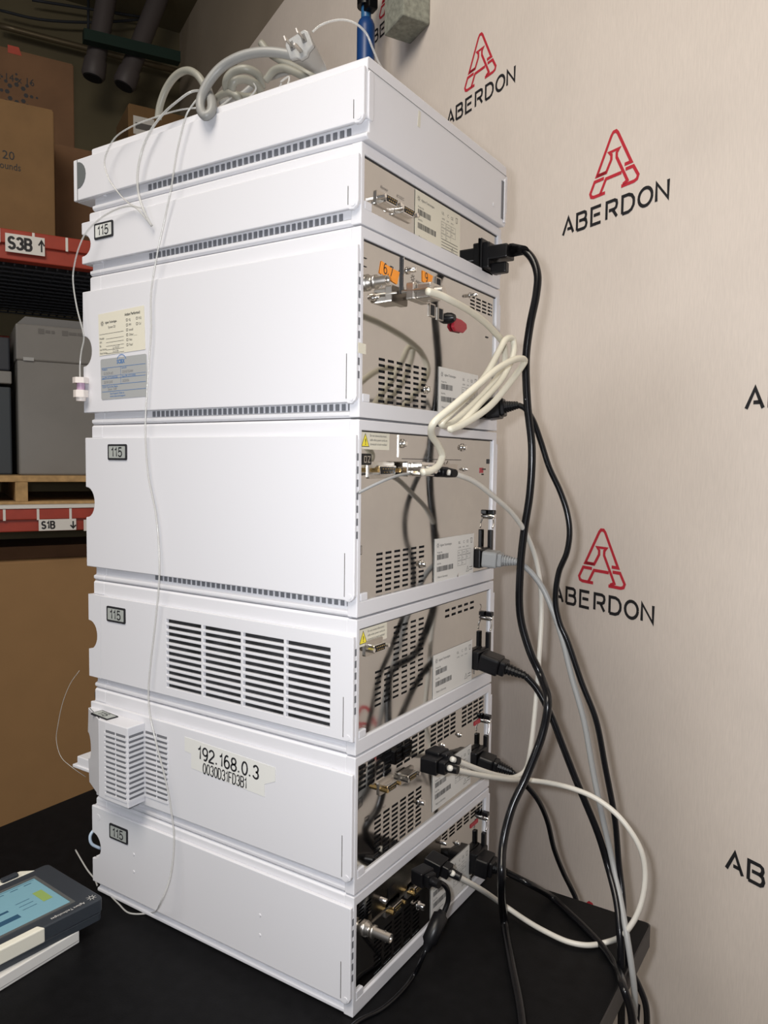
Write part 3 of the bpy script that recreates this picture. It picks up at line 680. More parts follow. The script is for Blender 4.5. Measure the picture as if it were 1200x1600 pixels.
for y, z in ((.1985, .2415), (.2445, .2415)): screw(m5, y, z, .0026, .004)
screw(m5, .1420, .1880, .0034, .007)
p = MB(); p.stroke(BACK, [(.0070, .2385), (.0180, .2400), (.0180, .2310), (.0070, .2290)], .0007, .0006, True); p.stroke(BACK, [(.024, .214), (.031, .214), (.031, .210), (.024, .210)], .0007, .0006, True)
p.text(BACK, 'x 1', .060, .211, .004, .0006); p.build('panel_print', 'ink', m5)
MB().box(BACK, .290, .308, .2400, .2455, .0002, .0010).build('red_mark', 'redpart', m5)
plate_label(m5, .1740, .1620, 'Made in Germany')
inlet(m5, .297, .1936); cord_lock(m5, .318, .2270); screw(m5, .2860, .1950, .0028, .006)
# --- M6 details
tag115(m6, SIDE, -.3811, .1015)
for x, z in ((-.3513, .0816), (-.3516, .0580), (-.1296, .0748), (-.1296, .0509)): MB().rings([(SIDE.p(x, z, -.0005), .0022), (SIDE.p(x, z, .0006), .0016)], 10).build('blank_plug', 'white', m6)
MB().rings([(SIDE.p(-.425, .112, -.0005), .0046), (SIDE.p(-.425, .112, .0003), .0044)], 14).build('round_cap', 'white', m6)
cardf = MB().box(BACK, .036, .196, .0905, .1255, .0002, .0020).build('interface_card', mat('dark_card_steel', (.20, .185, .165), .22, metal=1), m6)
MB().box(BACK, .036, .196, .0896, .0904, .0005, .0035).build('card_lip', 'steel', m6)
for y in (.054, .196): screw(m6, y, .1080 if y < .1 else .1150, .0030, .010)
screw(m6, .1930, .0960, .0030, .006)
rj45(m6, .1165, .1150, .015, .016)
MB().prism(BACK, rrect(.069, .085, .1020, .1130, .001), .0020, .0030).build('blank_socket', 'black', m6)
dsub(m6, .0800, .0880, .030, .012, gold=True); dsub(m6, .1270, .0880, .030, .012, gold=True)
bnc(m6, .0260, .0880, .034); screw(m6, .1430, .0560, .0036, .008); screw(m6, .2440, .0930, .0026, .004)
MB().box(BACK, .2850, .3080, .0960, .1010, .0002, .0010).build('red_mark', 'redpart', m6)
plate_label(m6, .1745, .0190, 'Made in Germany')
inlet(m6, .301, .0470, .036, .030, .012); cord_lock(m6, .318, .0860); screw(m6, .2880, .0500, .0028, .008); MB().box(BACK, .281, .285, .020, .032, .001, .004).build('ground_lug', 'chrome', m6, .001)

# ------------------------------------------------------------------ cables with connectors
def cord(name, pts, r, m, label, cat='cable', sub=8, seg=10, group=None):
    o = empty(name, pts[0], label, cat, group); MB().tube(pts, r, seg, sub).build('cable_run', m, o); return o
def iec_plug(par, y, z, m, end, w=.026, h=.018, x0=.008):
    A_ = Vector((x0, y, z)); t_ = Vector(end)-A_; L = t_.length; F = Fr(A_, (0, 1, 0), (0, 0, 1), t_)
    F.u = F.n.cross(F.r).normalized(); F.r = F.u.cross(F.n).normalized()
    a_ = MB().prism(F, rrect(-w/2, w/2, -h/2, h/2, .004), -.002, L*.42)
    a_.prism(F, rrect(-w*.36, w*.36, -h*.42, h*.42, .003), L*.40, L*.56); a_.build('plug_body', m, par, .002)
    prof = []; n = 6; q = L*.46/n
    for k in range(n):
        x = L*.55+k*q; rr = .0082-.0006*k; prof += [(F.p(0, 0, x), rr), (F.p(0, 0, x+q*.62), rr), (F.p(0, 0, x+q*.64), rr*.76), (F.p(0, 0, x+q), rr*.76)]
    MB().rings(prof, 12, False).build('strain_relief', m, par)
P1 = [(0.0330, 0.3000, 0.8866), (0.0493, 0.3000, 0.8802), (0.0628, 0.2980, 0.8665), (0.0716, 0.2950, 0.8445), (0.0717, 0.2920, 0.8197), (0.0657, 0.2880, 0.7791), (0.0615, 0.2880, 0.7386), (0.0648, 0.2880, 0.6810), (0.0725, 0.2880, 0.6231), (0.0714, 0.2880, 0.5651), (0.0647, 0.2880, 0.5145), (0.0606, 0.2880, 0.4635), (0.0622, 0.2880, 0.4024), (0.0769, 0.2880, 0.3565), (0.0927, 0.2880, 0.3266), (0.1136, 0.2600, 0.3054), (0.1125, 0.2500, 0.2685), (0.0992, 0.2300, 0.2130), (0.0898, 0.2100, 0.1788), (0.0877, 0.1900, 0.1395), (0.0957, 0.1700, 0.1110), (0.0674, 0.2468, 0.0060), (0.1116, 0.1697, 0.0060), (0.1447, 0.1144, 0.0060), (0.1667, 0.0725, 0.0060), (0.1943, 0.0125, 0.0060)]
c = cord('power_cord', P1, .0052, 'rubber', 'thick black power cord from the second module from the top, hanging frontmost', 'power cord')
F = Fr((0, .294, .8787), (0, 1, 0), (0, 0, 1), (1, 0, 0))
MB().prism(F, rrect(-.013, .013, -.009, .009, .002), .006, .034).build('plug_body', 'black', c, .0015)
MB().rings([(F.p(0, 0, .033), .0085), (F.p(0, 0, .052), .0075), (P1[0], .006)], 14).build('strain_relief', 'black', c)
MB().box(F, -.006, .006, -.026, -.012, .008, .030).build('retaining_clip', 'black', c, .002)
P2 = [(0.0473, 0.3000, 0.6799), (0.0556, 0.3020, 0.6756), (0.0667, 0.3020, 0.6611), (0.0790, 0.3020, 0.6318), (0.0912, 0.3020, 0.5986), (0.1067, 0.3020, 0.5683), (0.1169, 0.3020, 0.5414), (0.1210, 0.3020, 0.5169), (0.1184, 0.3020, 0.4903), (0.1081, 0.3020, 0.4619), (0.1048, 0.3020, 0.4238), (0.1117, 0.3020, 0.3951), (0.1217, 0.3020, 0.3754), (0.1428, 0.3020, 0.3224), (0.1624, 0.3020, 0.2785), (0.1765, 0.3020, 0.2191), (0.1908, 0.3020, 0.1543), (0.1974, 0.3020, 0.0986), (0.2067, 0.2900, 0.0639), (0.2157, 0.2700, 0.0296), (0.2256, 0.2600, -0.0017), (0.2369, 0.2600, -0.0214), (0.2458, 0.2600, -0.0418), (0.2486, 0.2600, -0.0808), (0.2498, 0.2600, -0.1367)]
c = cord('power_cord', P2, .0038, 'rubber', 'thin black power cord from the module with the stickers, rightmost hanging cord', 'power cord'); iec_plug(c, .292, .6746, 'black', P2[0], w=.028, h=.028)
P3 = [(0.0508, 0.3000, 0.4717), (0.0625, 0.3030, 0.4646), (0.0837, 0.3030, 0.4435), (0.1013, 0.3030, 0.4106), (0.1154, 0.3030, 0.3743), (0.1296, 0.3030, 0.3259), (0.1464, 0.3030, 0.2750), (0.1609, 0.3030, 0.2092), (0.1742, 0.3030, 0.1545), (0.1899, 0.3030, 0.0959), (0.2081, 0.2800, 0.0594), (0.2205, 0.2600, 0.0375), (0.2313, 0.2500, -0.0010), (0.2353, 0.2500, -0.0320), (0.2349, 0.2500, -0.0642), (0.2333, 0.2500, -0.1294)]
c = cord('power_cord', P3, .0038, 'greycord', 'grey power cord with a grey plug, hanging past the table corner', 'power cord'); iec_plug(c, .292, .4742, 'greycord', P3[0], w=.028, h=.022)
P4 = [(0.0666, 0.3000, 0.3196), (0.0812, 0.3030, 0.3048), (0.1016, 0.3030, 0.2731), (0.1194, 0.3030, 0.2346), (0.1395, 0.3030, 0.1914), (0.1486, 0.3030, 0.1732), (0.1691, 0.3030, 0.1311), (0.1826, 0.3030, 0.0937), (0.2025, 0.2800, 0.0608), (0.2130, 0.2600, 0.0323), (0.2186, 0.2500, -0.0059), (0.2207, 0.2500, -0.0703), (0.2207, 0.2500, -0.1434)]
c = cord('power_cord', P4, .0046, 'rubber', 'black power cord from the louvred-vent module, hanging left of the grey cord', 'power cord'); iec_plug(c, .292, .3341, 'black', P4[0], w=.030, h=.024)
P5 = [(0.0507, 0.3000, 0.1842), (0.0665, 0.3100, 0.1666), (0.0805, 0.3200, 0.1459), (0.0876, 0.3400, 0.1102), (0.0917, 0.3600, 0.0617), (0.1004, 0.3780, 0.0207), (0.1079, 0.3880, -0.0024), (0.1169, 0.3880, -0.0193), (0.1233, 0.3850, -0.0459), (0.1279, 0.3800, -0.0793)]
c = cord('power_cord', P5, .0036, 'rubber', 'black power cord from the 192.168.0.3 module, dropping behind the table edge', 'power cord'); iec_plug(c, .292, .1936, 'black', P5[0], w=.026, h=.020)
P6 = [(0.0475, 0.2980, 0.0428), (0.0808, 0.2920, 0.0408), (0.0981, 0.3371, 0.0050), (0.1339, 0.3126, 0.0050), (0.1647, 0.2898, 0.0050), (0.1938, 0.2644, 0.0050), (0.2144, 0.2393, 0.0050), (0.2477, 0.1500, 0.0446), (0.2558, 0.1500, 0.0230), (0.2599, 0.1500, -0.0181), (0.2613, 0.1500, -0.0605)]
c = cord('power_cord', P6, .0045, 'rubber', 'black power cord lying on the table from the lowest module', 'power cord'); iec_plug(c, .294, .0470, 'black', P6[0], w=.034, h=.026)

W1 = [(0.0520, 0.0465, 0.7786), (0.0560, 0.0624, 0.7780), (0.0600, 0.0762, 0.7755), (0.0600, 0.1373, 0.7704), (0.0580, 0.1967, 0.7596), (0.0560, 0.2316, 0.7462), (0.0520, 0.2417, 0.7257), (0.0480, 0.2088, 0.6952), (0.0450, 0.1477, 0.6605), (0.0450, 0.1092, 0.6446), (0.0470, 0.0907, 0.6451), (0.0500, 0.0995, 0.6539), (0.0580, 0.1294, 0.6769), (0.0620, 0.1696, 0.7059), (0.0640, 0.1993, 0.7368), (0.0660, 0.2144, 0.7524), (0.0680, 0.2289, 0.7543), (0.0700, 0.2290, 0.7402), (0.0680, 0.2049, 0.7069), (0.0640, 0.1501, 0.6711), (0.0600, 0.1081, 0.6443), (0.0580, 0.0895, 0.6386), (0.0640, 0.1064, 0.6442), (0.0760, 0.1504, 0.6671), (0.0840, 0.1842, 0.6951), (0.0880, 0.2076, 0.7152), (0.0900, 0.2158, 0.7251), (0.0900, 0.2002, 0.7262), (0.0860, 0.1555, 0.7118), (0.0800, 0.1083, 0.6862), (0.0680, 0.0728, 0.6607), (0.0580, 0.0525, 0.6430), (0.0500, 0.0630, 0.6328), (0.0460, 0.0846, 0.6219), (0.0440, 0.0989, 0.6103), (0.0440, 0.0919, 0.6003), (0.0420, 0.0757, 0.5933), (0.0400, 0.0625, 0.5919)]
c = cord('data_cable', W1, .0039, 'beige', 'thick cream data cable looped in a bunch beside the upper modules', 'cable')
def hood(par, y, z, x0, x1, w, h, m='chrome'):
    F = Fr((0, y, z), (0, 1, 0), (0, 0, 1), (1, 0, 0))
    MB().prism(F, rrect(-w*.5, w*.5, -h*.5, h*.5, .002), x0, x0+(x1-x0)*.35).build('connector_flange', m, par, .001)
    MB().prism(F, rrect(-w*.36, w*.36, -h*.45, h*.45, .002), x0+(x1-x0)*.35, x1).build('connector_hood', m, par, .001)
    for sg in (-1, 1): MB().rings([(F.p(sg*w*.44, 0, x0-.006), .0022), (F.p(sg*w*.44, 0, x1*.9), .0022), (F.p(sg*w*.44, 0, x1*.9+.001), .0034), (F.p(sg*w*.44, 0, x1+.004), .0034)], 10).build('jackscrew', m, par)
    MB().rings([(F.p(0, 0, x1-.002), .0058), (F.p(0, 0, x1+.010), .0048)], 12).build('cable_clamp', m, par)
hood(c, .0960, .7900, .006, .034, .034, .0190, 'steel'); hood(c, .1000, .5950, .004, .026, .042, .0170)
W2 = [(0.0400, 0.1206, 0.5917), (0.0450, 0.1298, 0.5896), (0.0500, 0.1661, 0.5812), (0.0550, 0.2097, 0.5626), (0.0600, 0.2579, 0.5393), (0.0650, 0.2894, 0.5144), (0.0700, 0.3148, 0.4795), (0.0750, 0.3229, 0.4435), (0.0780, 0.3230, 0.3986), (0.0800, 0.3142, 0.3508), (0.0800, 0.3083, 0.3033), (0.0800, 0.3001, 0.2567), (0.0780, 0.2961, 0.2235), (0.0700, 0.2999, 0.1914), (0.0650, 0.2772, 0.1884), (0.0620, 0.2321, 0.2050), (0.0580, 0.1834, 0.2281), (0.0520, 0.1464, 0.2478), (0.0480, 0.1278, 0.2576)]
c = cord('data_cable', W2, .0033, 'beige2', 'cream cable arching from the tall blank-sided module down to the 192.168.0.3 module', 'cable')
def black_hood(par, p0, p1, w, h, boot=None):
    a, b = Vector(p0), Vector(p1); t = (b-a); L = t.length; F = Fr(a, Vector((0, 1, 0)), Vector((0, 0, 1)), t)
    F.u = F.n.cross(F.r).normalized(); F.r = F.u.cross(F.n).normalized()
    MB().prism(F, rrect(-w/2, w/2, -h/2, h/2, .002), 0, L*.6).build('connector_hood', 'black', par, .0012)
    MB().prism(F, rrect(-w*.32, w*.32, -h*.42, h*.42, .002), L*.6, L*.85).build('hood_neck', 'black', par, .0012)
    MB().rings([(F.p(0, 0, L*.8), .0060), (F.p(0, 0, L*1.22), .0047)], 12).build('strain_relief', 'black', par)
black_hood(c, (0.0080, 0.1389, 0.5926), (0.0400, 0.1268, 0.5910), .020, .012)
black_hood(c, (0.0120, 0.1401, 0.2518), (0.0460, 0.1365, 0.2535), .022, .016)
W3 = [(0.0500, 0.1179, 0.2507), (0.0550, 0.1460, 0.2378), (0.0620, 0.1936, 0.2175), (0.0700, 0.2486, 0.1961), (0.0720, 0.3050, 0.1760), (0.1089, 0.2950, 0.1841), (0.1439, 0.2880, 0.1868), (0.1698, 0.2850, 0.1836), (0.1952, 0.2820, 0.1733), (0.2134, 0.2800, 0.1587), (0.2287, 0.2800, 0.1366), (0.2349, 0.2800, 0.1111), (0.2348, 0.2750, 0.0830), (0.2291, 0.2680, 0.0580), (0.2170, 0.2620, 0.0351), (0.1923, 0.2798, 0.0060), (0.1739, 0.2615, 0.0050), (0.1518, 0.2542, 0.0050), (0.1219, 0.2576, 0.0050), (0.0937, 0.2626, 0.0070), (0.0599, 0.2696, 0.0120), (0.0600, 0.1864, 0.0765), (0.0520, 0.1456, 0.1077), (0.0470, 0.1351, 0.1165)]
c = cord('data_cable', W3, .0034, 'beige2', 'cream cable swinging in a wide loop between the two lowest modules', 'cable')
black_hood(c, (0.0140, 0.1244, 0.2479), (0.0500, 0.1244, 0.2478), .024, .018)
black_hood(c, (0.0120, 0.1382, 0.1202), (0.0480, 0.1399, 0.1130), .024, .018)
W4 = [(0.0360, 0.1022, 0.1175), (0.0440, 0.1155, 0.1122), (0.0480, 0.1226, 0.1024), (0.0480, 0.1248, 0.0873), (0.0460, 0.1194, 0.0760)]
W4b = [(0.0420, 0.0879, 0.0503), (0.0400, 0.0814, 0.0402), (0.0212, 0.0957, 0.0040), (0.0239, 0.0585, 0.0040), (0.0203, 0.0244, 0.0040), (0.0090, -0.0023, 0.0030), (0.0075, -0.0350, 0.0030), (0.0092, -0.0696, 0.0030)]
c = cord('adapter_cable', W4, .0030, 'rubber', 'black adapter cable with an inline barrel from the lowest module onto the table', 'cable')
MB().tube(W4b, .0026, 8, 6).build('cable_tail', 'rubber', c)
a, b = Vector((0.0460, 0.1131, 0.0769)), Vector((0.0420, 0.0879, 0.0503)); L = (b-a)
MB().rings([(a-L*.1, .0045), (a, .0060), (a+L*.05, .0092), (a+L*.85, .0092), (a+L*.95, .0060), (a+L*1.15, .0042)], 16).build('inline_barrel', 'black', c)
black_hood(c, (0.0140, 0.1103, 0.1176), (0.0420, 0.1035, 0.1180), .022, .018)
p = [(0.0000, 0.0155, 0.5753), (0.0080, 0.0241, 0.5794), (0.0140, 0.0334, 0.5834), (0.0180, 0.0435, 0.5861), (0.0180, 0.0591, 0.5888)]
P7 = [(0.0060, -0.0135, 0.6058), (0.0100, -0.0123, 0.5981), (0.0140, -0.0031, 0.5930), (0.0120, 0.0177, 0.5929)]
# orange-beige thin lead at M3's left port
c = cord('thin_lead', [(0.0040, -0.0054, 0.5706), (0.0120, 0.0061, 0.5771), (0.0200, 0.0203, 0.5837), (0.0220, 0.0422, 0.5883), (0.0200, 0.0692, 0.5901)], .0016, 'greycord', 'thin grey lead curving under the gold-screwed port of the tall blank-sided module', 'cable')

# ------------------------------------------------------------------ heap of cables on top
ZT = 1.006
pile = [
 ('flexible_hose', 'coil', .0054, 'big pale grey hose arching over the stack top and drooping over its edge',
  [(-0.1122, 0.0750, 1.0546), (-0.1064, 0.0500, 1.0495), (-0.1113, 0.0300, 1.0489), (-0.1304, 0.0200, 1.0538), (-0.1516, 0.0120, 1.0560), (-0.1739, 0.0050, 1.0535), (-0.1958, 0.0000, 1.0459), (-0.2100, -0.0060, 1.0302), (-0.2171, -0.0100, 1.0127), (-0.2140, -0.0130, 0.9988), (-0.2059, -0.0140, 0.9902), (-0.2019, -0.0100, 0.9943), (-0.2060, -0.0040, 1.0089), (-0.2193, 0.0040, 1.0252), (-0.2317, 0.0120, 1.0416)]),
 ('power_cord', 'olive', .0046, 'olive grey cord standing up in a high loop at the left of the heap',
  [(-0.3590, 0.0500, 1.0454), (-0.3552, 0.0500, 1.0614), (-0.3428, 0.0500, 1.0801), (-0.3248, 0.0500, 1.0915), (-0.3050, 0.0500, 1.0926), (-0.2867, 0.0500, 1.0825), (-0.2733, 0.0500, 1.0652), (-0.2571, 0.0450, 1.0417), (-0.2477, 0.0400, 1.0224)]),
 ('power_cord', 'olive', .0048, 'olive grey cord curled into a tight knot in the middle of the heap',
  [(-0.1872, 0.0600, 1.0456), (-0.1842, 0.0500, 1.0555), (-0.1895, 0.0350, 1.0578), (-0.2050, 0.0300, 1.0568), (-0.2164, 0.0300, 1.0502), (-0.2242, 0.0400, 1.0437), (-0.2218, 0.0550, 1.0432), (-0.2149, 0.0700, 1.0460), (-0.1892, 0.0600, 1.0402), (-0.1836, 0.0450, 1.0431), (-0.1878, 0.0300, 1.0437), (-0.1943, 0.0200, 1.0384), (-0.2003, 0.0220, 1.0321)]),
 ('power_cord', 'olive', .0042, 'low olive grey cord arching near the front edge of the heap',
  [(-0.2725, 0.0600, 1.0450), (-0.2534, 0.0500, 1.0458), (-0.2305, 0.0400, 1.0423), (-0.2130, 0.0350, 1.0368), (-0.2027, 0.0350, 1.0291), (-0.2013, 0.0400, 1.0220)]),
 ('power_cord', 'olive', .0045, 'olive grey cord rising to a cut end behind the hose',
  [(-0.2075, 0.0800, 1.1126), (-0.1950, 0.0800, 1.0979), (-0.1746, 0.0800, 1.0827), (-0.1527, 0.0800, 1.0695), (-0.1303, 0.0800, 1.0542), (-0.1238, 0.0900, 1.0509)]),
 ('power_cord', 'olive', .0044, 'olive grey cord humped beneath the white plug',
  [(-0.1732, 0.0500, 1.0468), (-0.1604, 0.0500, 1.0551), (-0.1468, 0.0500, 1.0544), (-0.1296, 0.0500, 1.0457), (-0.1128, 0.0500, 1.0344), (-0.1035, 0.0500, 1.0265)]),
 ('power_cord', 'coil', .0040, 'pale grey cord lying flat along the stack top behind the knot',
  [(-0.2858, 0.0900, 1.0646), (-0.2521, 0.0900, 1.0644), (-0.2341, 0.1000, 1.0797), (-0.2021, 0.1000, 1.0810), (-0.1713, 0.1000, 1.0791), (-0.1513, 0.1000, 1.0724)]),
]
for nm, m, r, lab, pts in pile: cord(nm, pts, r, m, lab, 'hose' if nm == 'flexible_hose' else 'power cord')
def ziptie(pts, lab):
    tag(MB().tube(pts, .0012, 6, 4).build('cable_tie', M['clear'], None), lab, 'cable tie', 'clear cable ties on the heap of cables')
ziptie([(-0.1979, 0.0300, 1.0144), (-0.1898, 0.0300, 1.0197), (-0.1778, 0.0300, 1.0226), (-0.1699, 0.0300, 1.0292), (-0.1738, 0.0300, 1.0359)], 'clear plastic tie in the heap of cables on the stack')
ziptie([(-0.1401, 0.0400, 1.0315), (-0.1438, 0.0400, 1.0268), (-0.1276, 0.0300, 1.0132), (-0.1203, 0.0300, 1.0294), (-0.1333, 0.0300, 1.0271)], 'clear plastic tie in the heap of cables on the stack')
ziptie([(-0.2252, 0.0200, 1.0141), (-0.2206, 0.0300, 1.0242), (-0.2179, 0.0400, 1.0348)], 'clear plastic tie in the heap of cables on the stack')

# white three-pin plug
pa = Vector((-0.0929, 0.0120, 1.0494)); pb = Vector((-0.1080, 0.0720, 1.0523))
t = (pb-pa).normalized(); F = Fr(pa, Vector((-0.0772, 0.0120, 1.0529))-Vector((-0.0999, 0.0120, 1.0447)), (0, 0, 1), -t)
F.u = F.n.cross(F.r).normalized(); F.r = F.u.cross(F.n).normalized(); Lp = (pb-pa).length
plug = empty('mains_plug', pb, 'pale grey three-pin mains plug pointing up from the heap of cables', 'plug')
w = .0145; outline = [(-w, -.010), (-w*.5, -.0125), (-.004, -.016), (.004, -.016), (w*.5, -.0125), (w, -.010), (w, .006), (w*.8, .010), (-w*.8, .010), (-w, .006)]
m_plug = mat('pale_plug_plastic', (.34, .34, .33), .4)
MB().prism(F, outline, -.006, 0).build('plug_face', m_plug, plug, .0012)
body = MB()
n = len(outline)
secs = [(1.0, -.0055), (.9, -.014), (.62, -Lp*.7), (.42, -Lp)]
vs = [F.p(a*k, b*k, z) for k, z in secs for a, b in outline]
body.add(vs, [(i*n+j, (i+1)*n+j, (i+1)*n+(j+1) % n, i*n+(j+1) % n) for i in range(len(secs)-1) for j in range(n)]+[tuple(range((len(secs)-1)*n, len(secs)*n))], True)
body.build('plug_body', m_plug, plug)
for sg in (-1, 1):
    MB().box(F, sg*.0075-.0026, sg*.0075+.0026, -.003, .006, 0, .0006).build('blade_recess', 'greyink', plug)
    MB().box(F, sg*.0075-.0007, sg*.0075+.0007, -.0010, .0045, .0003, .017).build('pin_blade', 'steel', plug)
MB().rings([(F.p(0, -.009, 0), .0022), (F.p(0, -.009, .014), .0020), (F.p(0, -.009, .017), .0012)], 12).build('ground_pin', 'steel', plug)

# ------------------------------------------------------------------ thin clear tubing
tag(MB().tube([(-0.2255, -0.0040, 1.0207), (-0.2317, -0.0100, 1.0091), (-0.2380, -0.0120, 1.0005), (-0.2466, -0.0120, 0.9830), (-0.2554, -0.0120, 0.9595), (-0.2644, -0.0120, 0.9246), (-0.2780, -0.0100, 0.8904), (-0.2931, -0.0100, 0.8475), (-0.3039, -0.0100, 0.8030), (-0.3044, -0.0100, 0.7568), (-0.3082, -0.0100, 0.7260), (-0.3134, -0.0100, 0.6794), (-0.3162, -0.0100, 0.6440), (-0.3153, -0.0100, 0.6162), (-0.3110, -0.0100, 0.5805), (-0.2985, -0.0100, 0.5372), (-0.2930, -0.0100, 0.4978), (-0.2899, -0.0120, 0.4584), (-0.2962, -0.0120, 0.4096), (-0.3076, -0.0120, 0.3431), (-0.3115, -0.0120, 0.3096), (-0.3070, -0.0140, 0.2821), (-0.2920, -0.0160, 0.2448), (-0.2748, -0.0160, 0.1997), (-0.2681, -0.0140, 0.1638), (-0.2637, -0.0140, 0.1323), (-0.2642, -0.0200, 0.0855), (-0.2692, -0.0300, 0.0575), (-0.3332, 0.0033, 0.0030), (-0.3534, -0.0103, 0.0030), (-0.3842, -0.0046, 0.0030), (-0.4167, 0.0027, 0.0040), (-0.4290, 0.0036, 0.0060)], .0011, 6, 6).build('clear_tubing', 'clear'),
    'long thin clear tube hanging down the whole left side of the stack', 'tubing')
tag(MB().tube([(-0.5282, 0.0311, 0.0200), (-0.5061, 0.0240, 0.0160), (-0.4797, 0.0168, 0.0100), (-0.4573, 0.0120, 0.0060), (-0.4403, 0.0037, 0.0060)], .0012, 6, 5).build('clear_tubing', 'clear'), 'short stiff end of clear tube poking out behind the tablet', 'tubing')
tag(MB().tube([(-0.2296, 0.0100, 1.0330), (-0.2359, -0.0060, 1.0274), (-0.2561, -0.0120, 1.0177), (-0.2780, -0.0120, 1.0097), (-0.2983, -0.0140, 0.9936), (-0.3134, -0.0140, 0.9744), (-0.3219, -0.0140, 0.9497), (-0.3210, -0.0140, 0.9267), (-0.3130, -0.0140, 0.9064), (-0.3063, -0.0120, 0.8922), (-0.3019, -0.0100, 0.8844)], .0016, 6, 6).build('clear_tubing', 'clear'),
    'wide clear tube drooping in a curve to a point on the second module', 'tubing')
tag(MB().tube([(-0.2319, 0.0000, 1.0108), (-0.2574, -0.0060, 1.0116), (-0.2972, -0.0100, 1.0104), (-0.3329, -0.0140, 1.0065), (-0.3605, -0.0160, 0.9988), (-0.3755, -0.0160, 0.9865), (-0.3820, -0.0160, 0.9746), (-0.3761, -0.0160, 0.9555), (-0.3641, -0.0140, 0.9383), (-0.3450, -0.0120, 0.9200), (-0.3261, -0.0110, 0.9079), (-0.3019, -0.0100, 0.8844)], .0010, 6, 6).build('clear_tubing', 'clear'),
    'thin clear tube bowing out over the corner of the topmost module', 'tubing')
tag(MB().tube([(-0.4263, -0.0300, 0.3215), (-0.4461, -0.0300, 0.3009), (-0.4637, -0.0300, 0.2714), (-0.4744, -0.0300, 0.2409), (-0.4794, -0.0300, 0.2166), (-0.4698, -0.0300, 0.1954), (-0.4431, -0.0300, 0.1855), (-0.4438, -0.0100, 0.1660)], .0004, 5, 6).build('clear_tubing', 'clear'),
    'very fine clear thread of tubing bowing left of the louvred pod', 'tubing')
ft = cord('fitted_tubing', [(-0.3190, -0.0100, 0.9085), (-0.3426, -0.0120, 0.9142), (-0.3707, -0.0140, 0.9121), (-0.3945, -0.0180, 0.9030), (-0.4112, -0.0220, 0.8910), (-0.4231, -0.0240, 0.8738), (-0.4357, -0.0220, 0.8557), (-0.4430, -0.0200, 0.8366), (-0.4386, -0.0180, 0.7995), (-0.4314, -0.0140, 0.7665), (-0.4331, -0.0120, 0.7586), (-0.4388, -0.0120, 0.7424), (-0.4419, -0.0120, 0.7259), (-0.4422, -0.0120, 0.7074)], .0011, 'clear', 'clear tube with a white fitting hanging at the front edge of the stickered module', 'tubing', 6, 6)
a = Vector((-0.4408, -0.0120, 0.7090)); dz = Vector((.0006, 0, -1))
MB().rings([(a, .0105), (a+dz*.0075, .0105)], 6, False).build('fitting_nut', 'fitting', ft, .001)
MB().rings([(a+dz*.0075, .0052), (a+dz*.0165, .0052)], 12).build('fitting_ring', 'violet', ft)
MB().rings([(a+dz*.0165, .0098), (a+dz*.026, .0098)], 6, False).build('fitting_nut', 'fitting', ft, .001)
MB().rings([(a+dz*.026, .0068), (a+dz*.031, .0060)], 12).build('fitting_tip', 'fitting', ft)
tag(MB().tube([(-0.0881, 0.0300, 1.0682), (-0.0815, 0.0350, 1.0754), (-0.0696, 0.0400, 1.0790), (-0.0570, 0.0450, 1.0790), (-0.0444, 0.0500, 1.0737), (-0.0377, 0.0600, 1.0664), (-0.0359, 0.0700, 1.0550), (-0.0406, 0.0900, 1.0493), (-0.0419, 0.1000, 1.0469)], .0013, 6, 6).build('clear_tubing', 'clear'),
    'thin clear tube arching over the near corner of the stack top', 'tubing')
tag(MB().tube([(-0.4520, 0.0197, 0.0830), (-0.4580, 0.0135, 0.0782), (-0.4600, 0.0076, 0.0708), (-0.4580, 0.0080, 0.0600), (-0.4520, 0.0182, 0.0499)], .0022, 8, 5).build('drain_hose', 'paleblue'), 'pale blue hose curving at the finger notch of the lowest module', 'hose')

# ------------------------------------------------------------------ things on the wall
bt = (-0.7625, 1.1063, 1.7420); BR = .016
bl = empty('pump_bottle', bt, 'dark blue cylinder with black cap beside the wall above the stack', 'bottle')
B0 = Vector((-0.7604, 1.1052, 1.6411)); ax = Vector((0, 0, 1)); s_ = (Vector((-0.7208, 1.0846, 1.7204))-Vector((-0.8059, 1.1289, 1.7645))).length/2*.46
zt = Vector((-0.7380, 1.0936, 1.7916)).z-B0.z; zn = Vector((-0.7386, 1.0939, 1.8214)).z-B0.z
MB().rings([(B0-ax*.10, s_), (B0+ax*(zt-.026), s_), (B0+ax*(zt-.016), s_*.95), (B0+ax*(zt-.006), s_*.78), (B0+ax*zt, s_*.58)], 28).build('bottle_body', 'blue', bl)
MB().rings([(B0+ax*zt*.98, s_*.56), (B0+ax*zn, s_*.56)], 24).build('bottle_neck', 'blue2', bl)
MB().rings([(B0+ax*zn, s_*1.0), (B0+ax*(zn+.10), s_*1.05)], 24).build('bottle_cap', 'black', bl)
MB().box(Fr(B0+ax*zn, RU, (0, 0, 1), -RV), s_*.2, s_*1.5, -.018, .06, -s_*.7, s_*.5).build('cap_handle', 'black', bl, .004)
# grey block fixed on the wall
g0 = (-1.0883, 1.6862)
gb = MB().prism(WALL, [((-1.0855, 1.7012)[0], (-1.0855, 1.7012)[1]), ((-0.9899, 1.7078)[0], (-0.9899, 1.7078)[1]), ((-0.9899, 1.7078)[0], 2.2), ((-1.0855, 1.7012)[0], 2.2)], 0, .08).build('concrete_block', 'concrete', None, .004)
tag(gb, 'rough grey rectangular block fixed to the wall at the top', 'block')

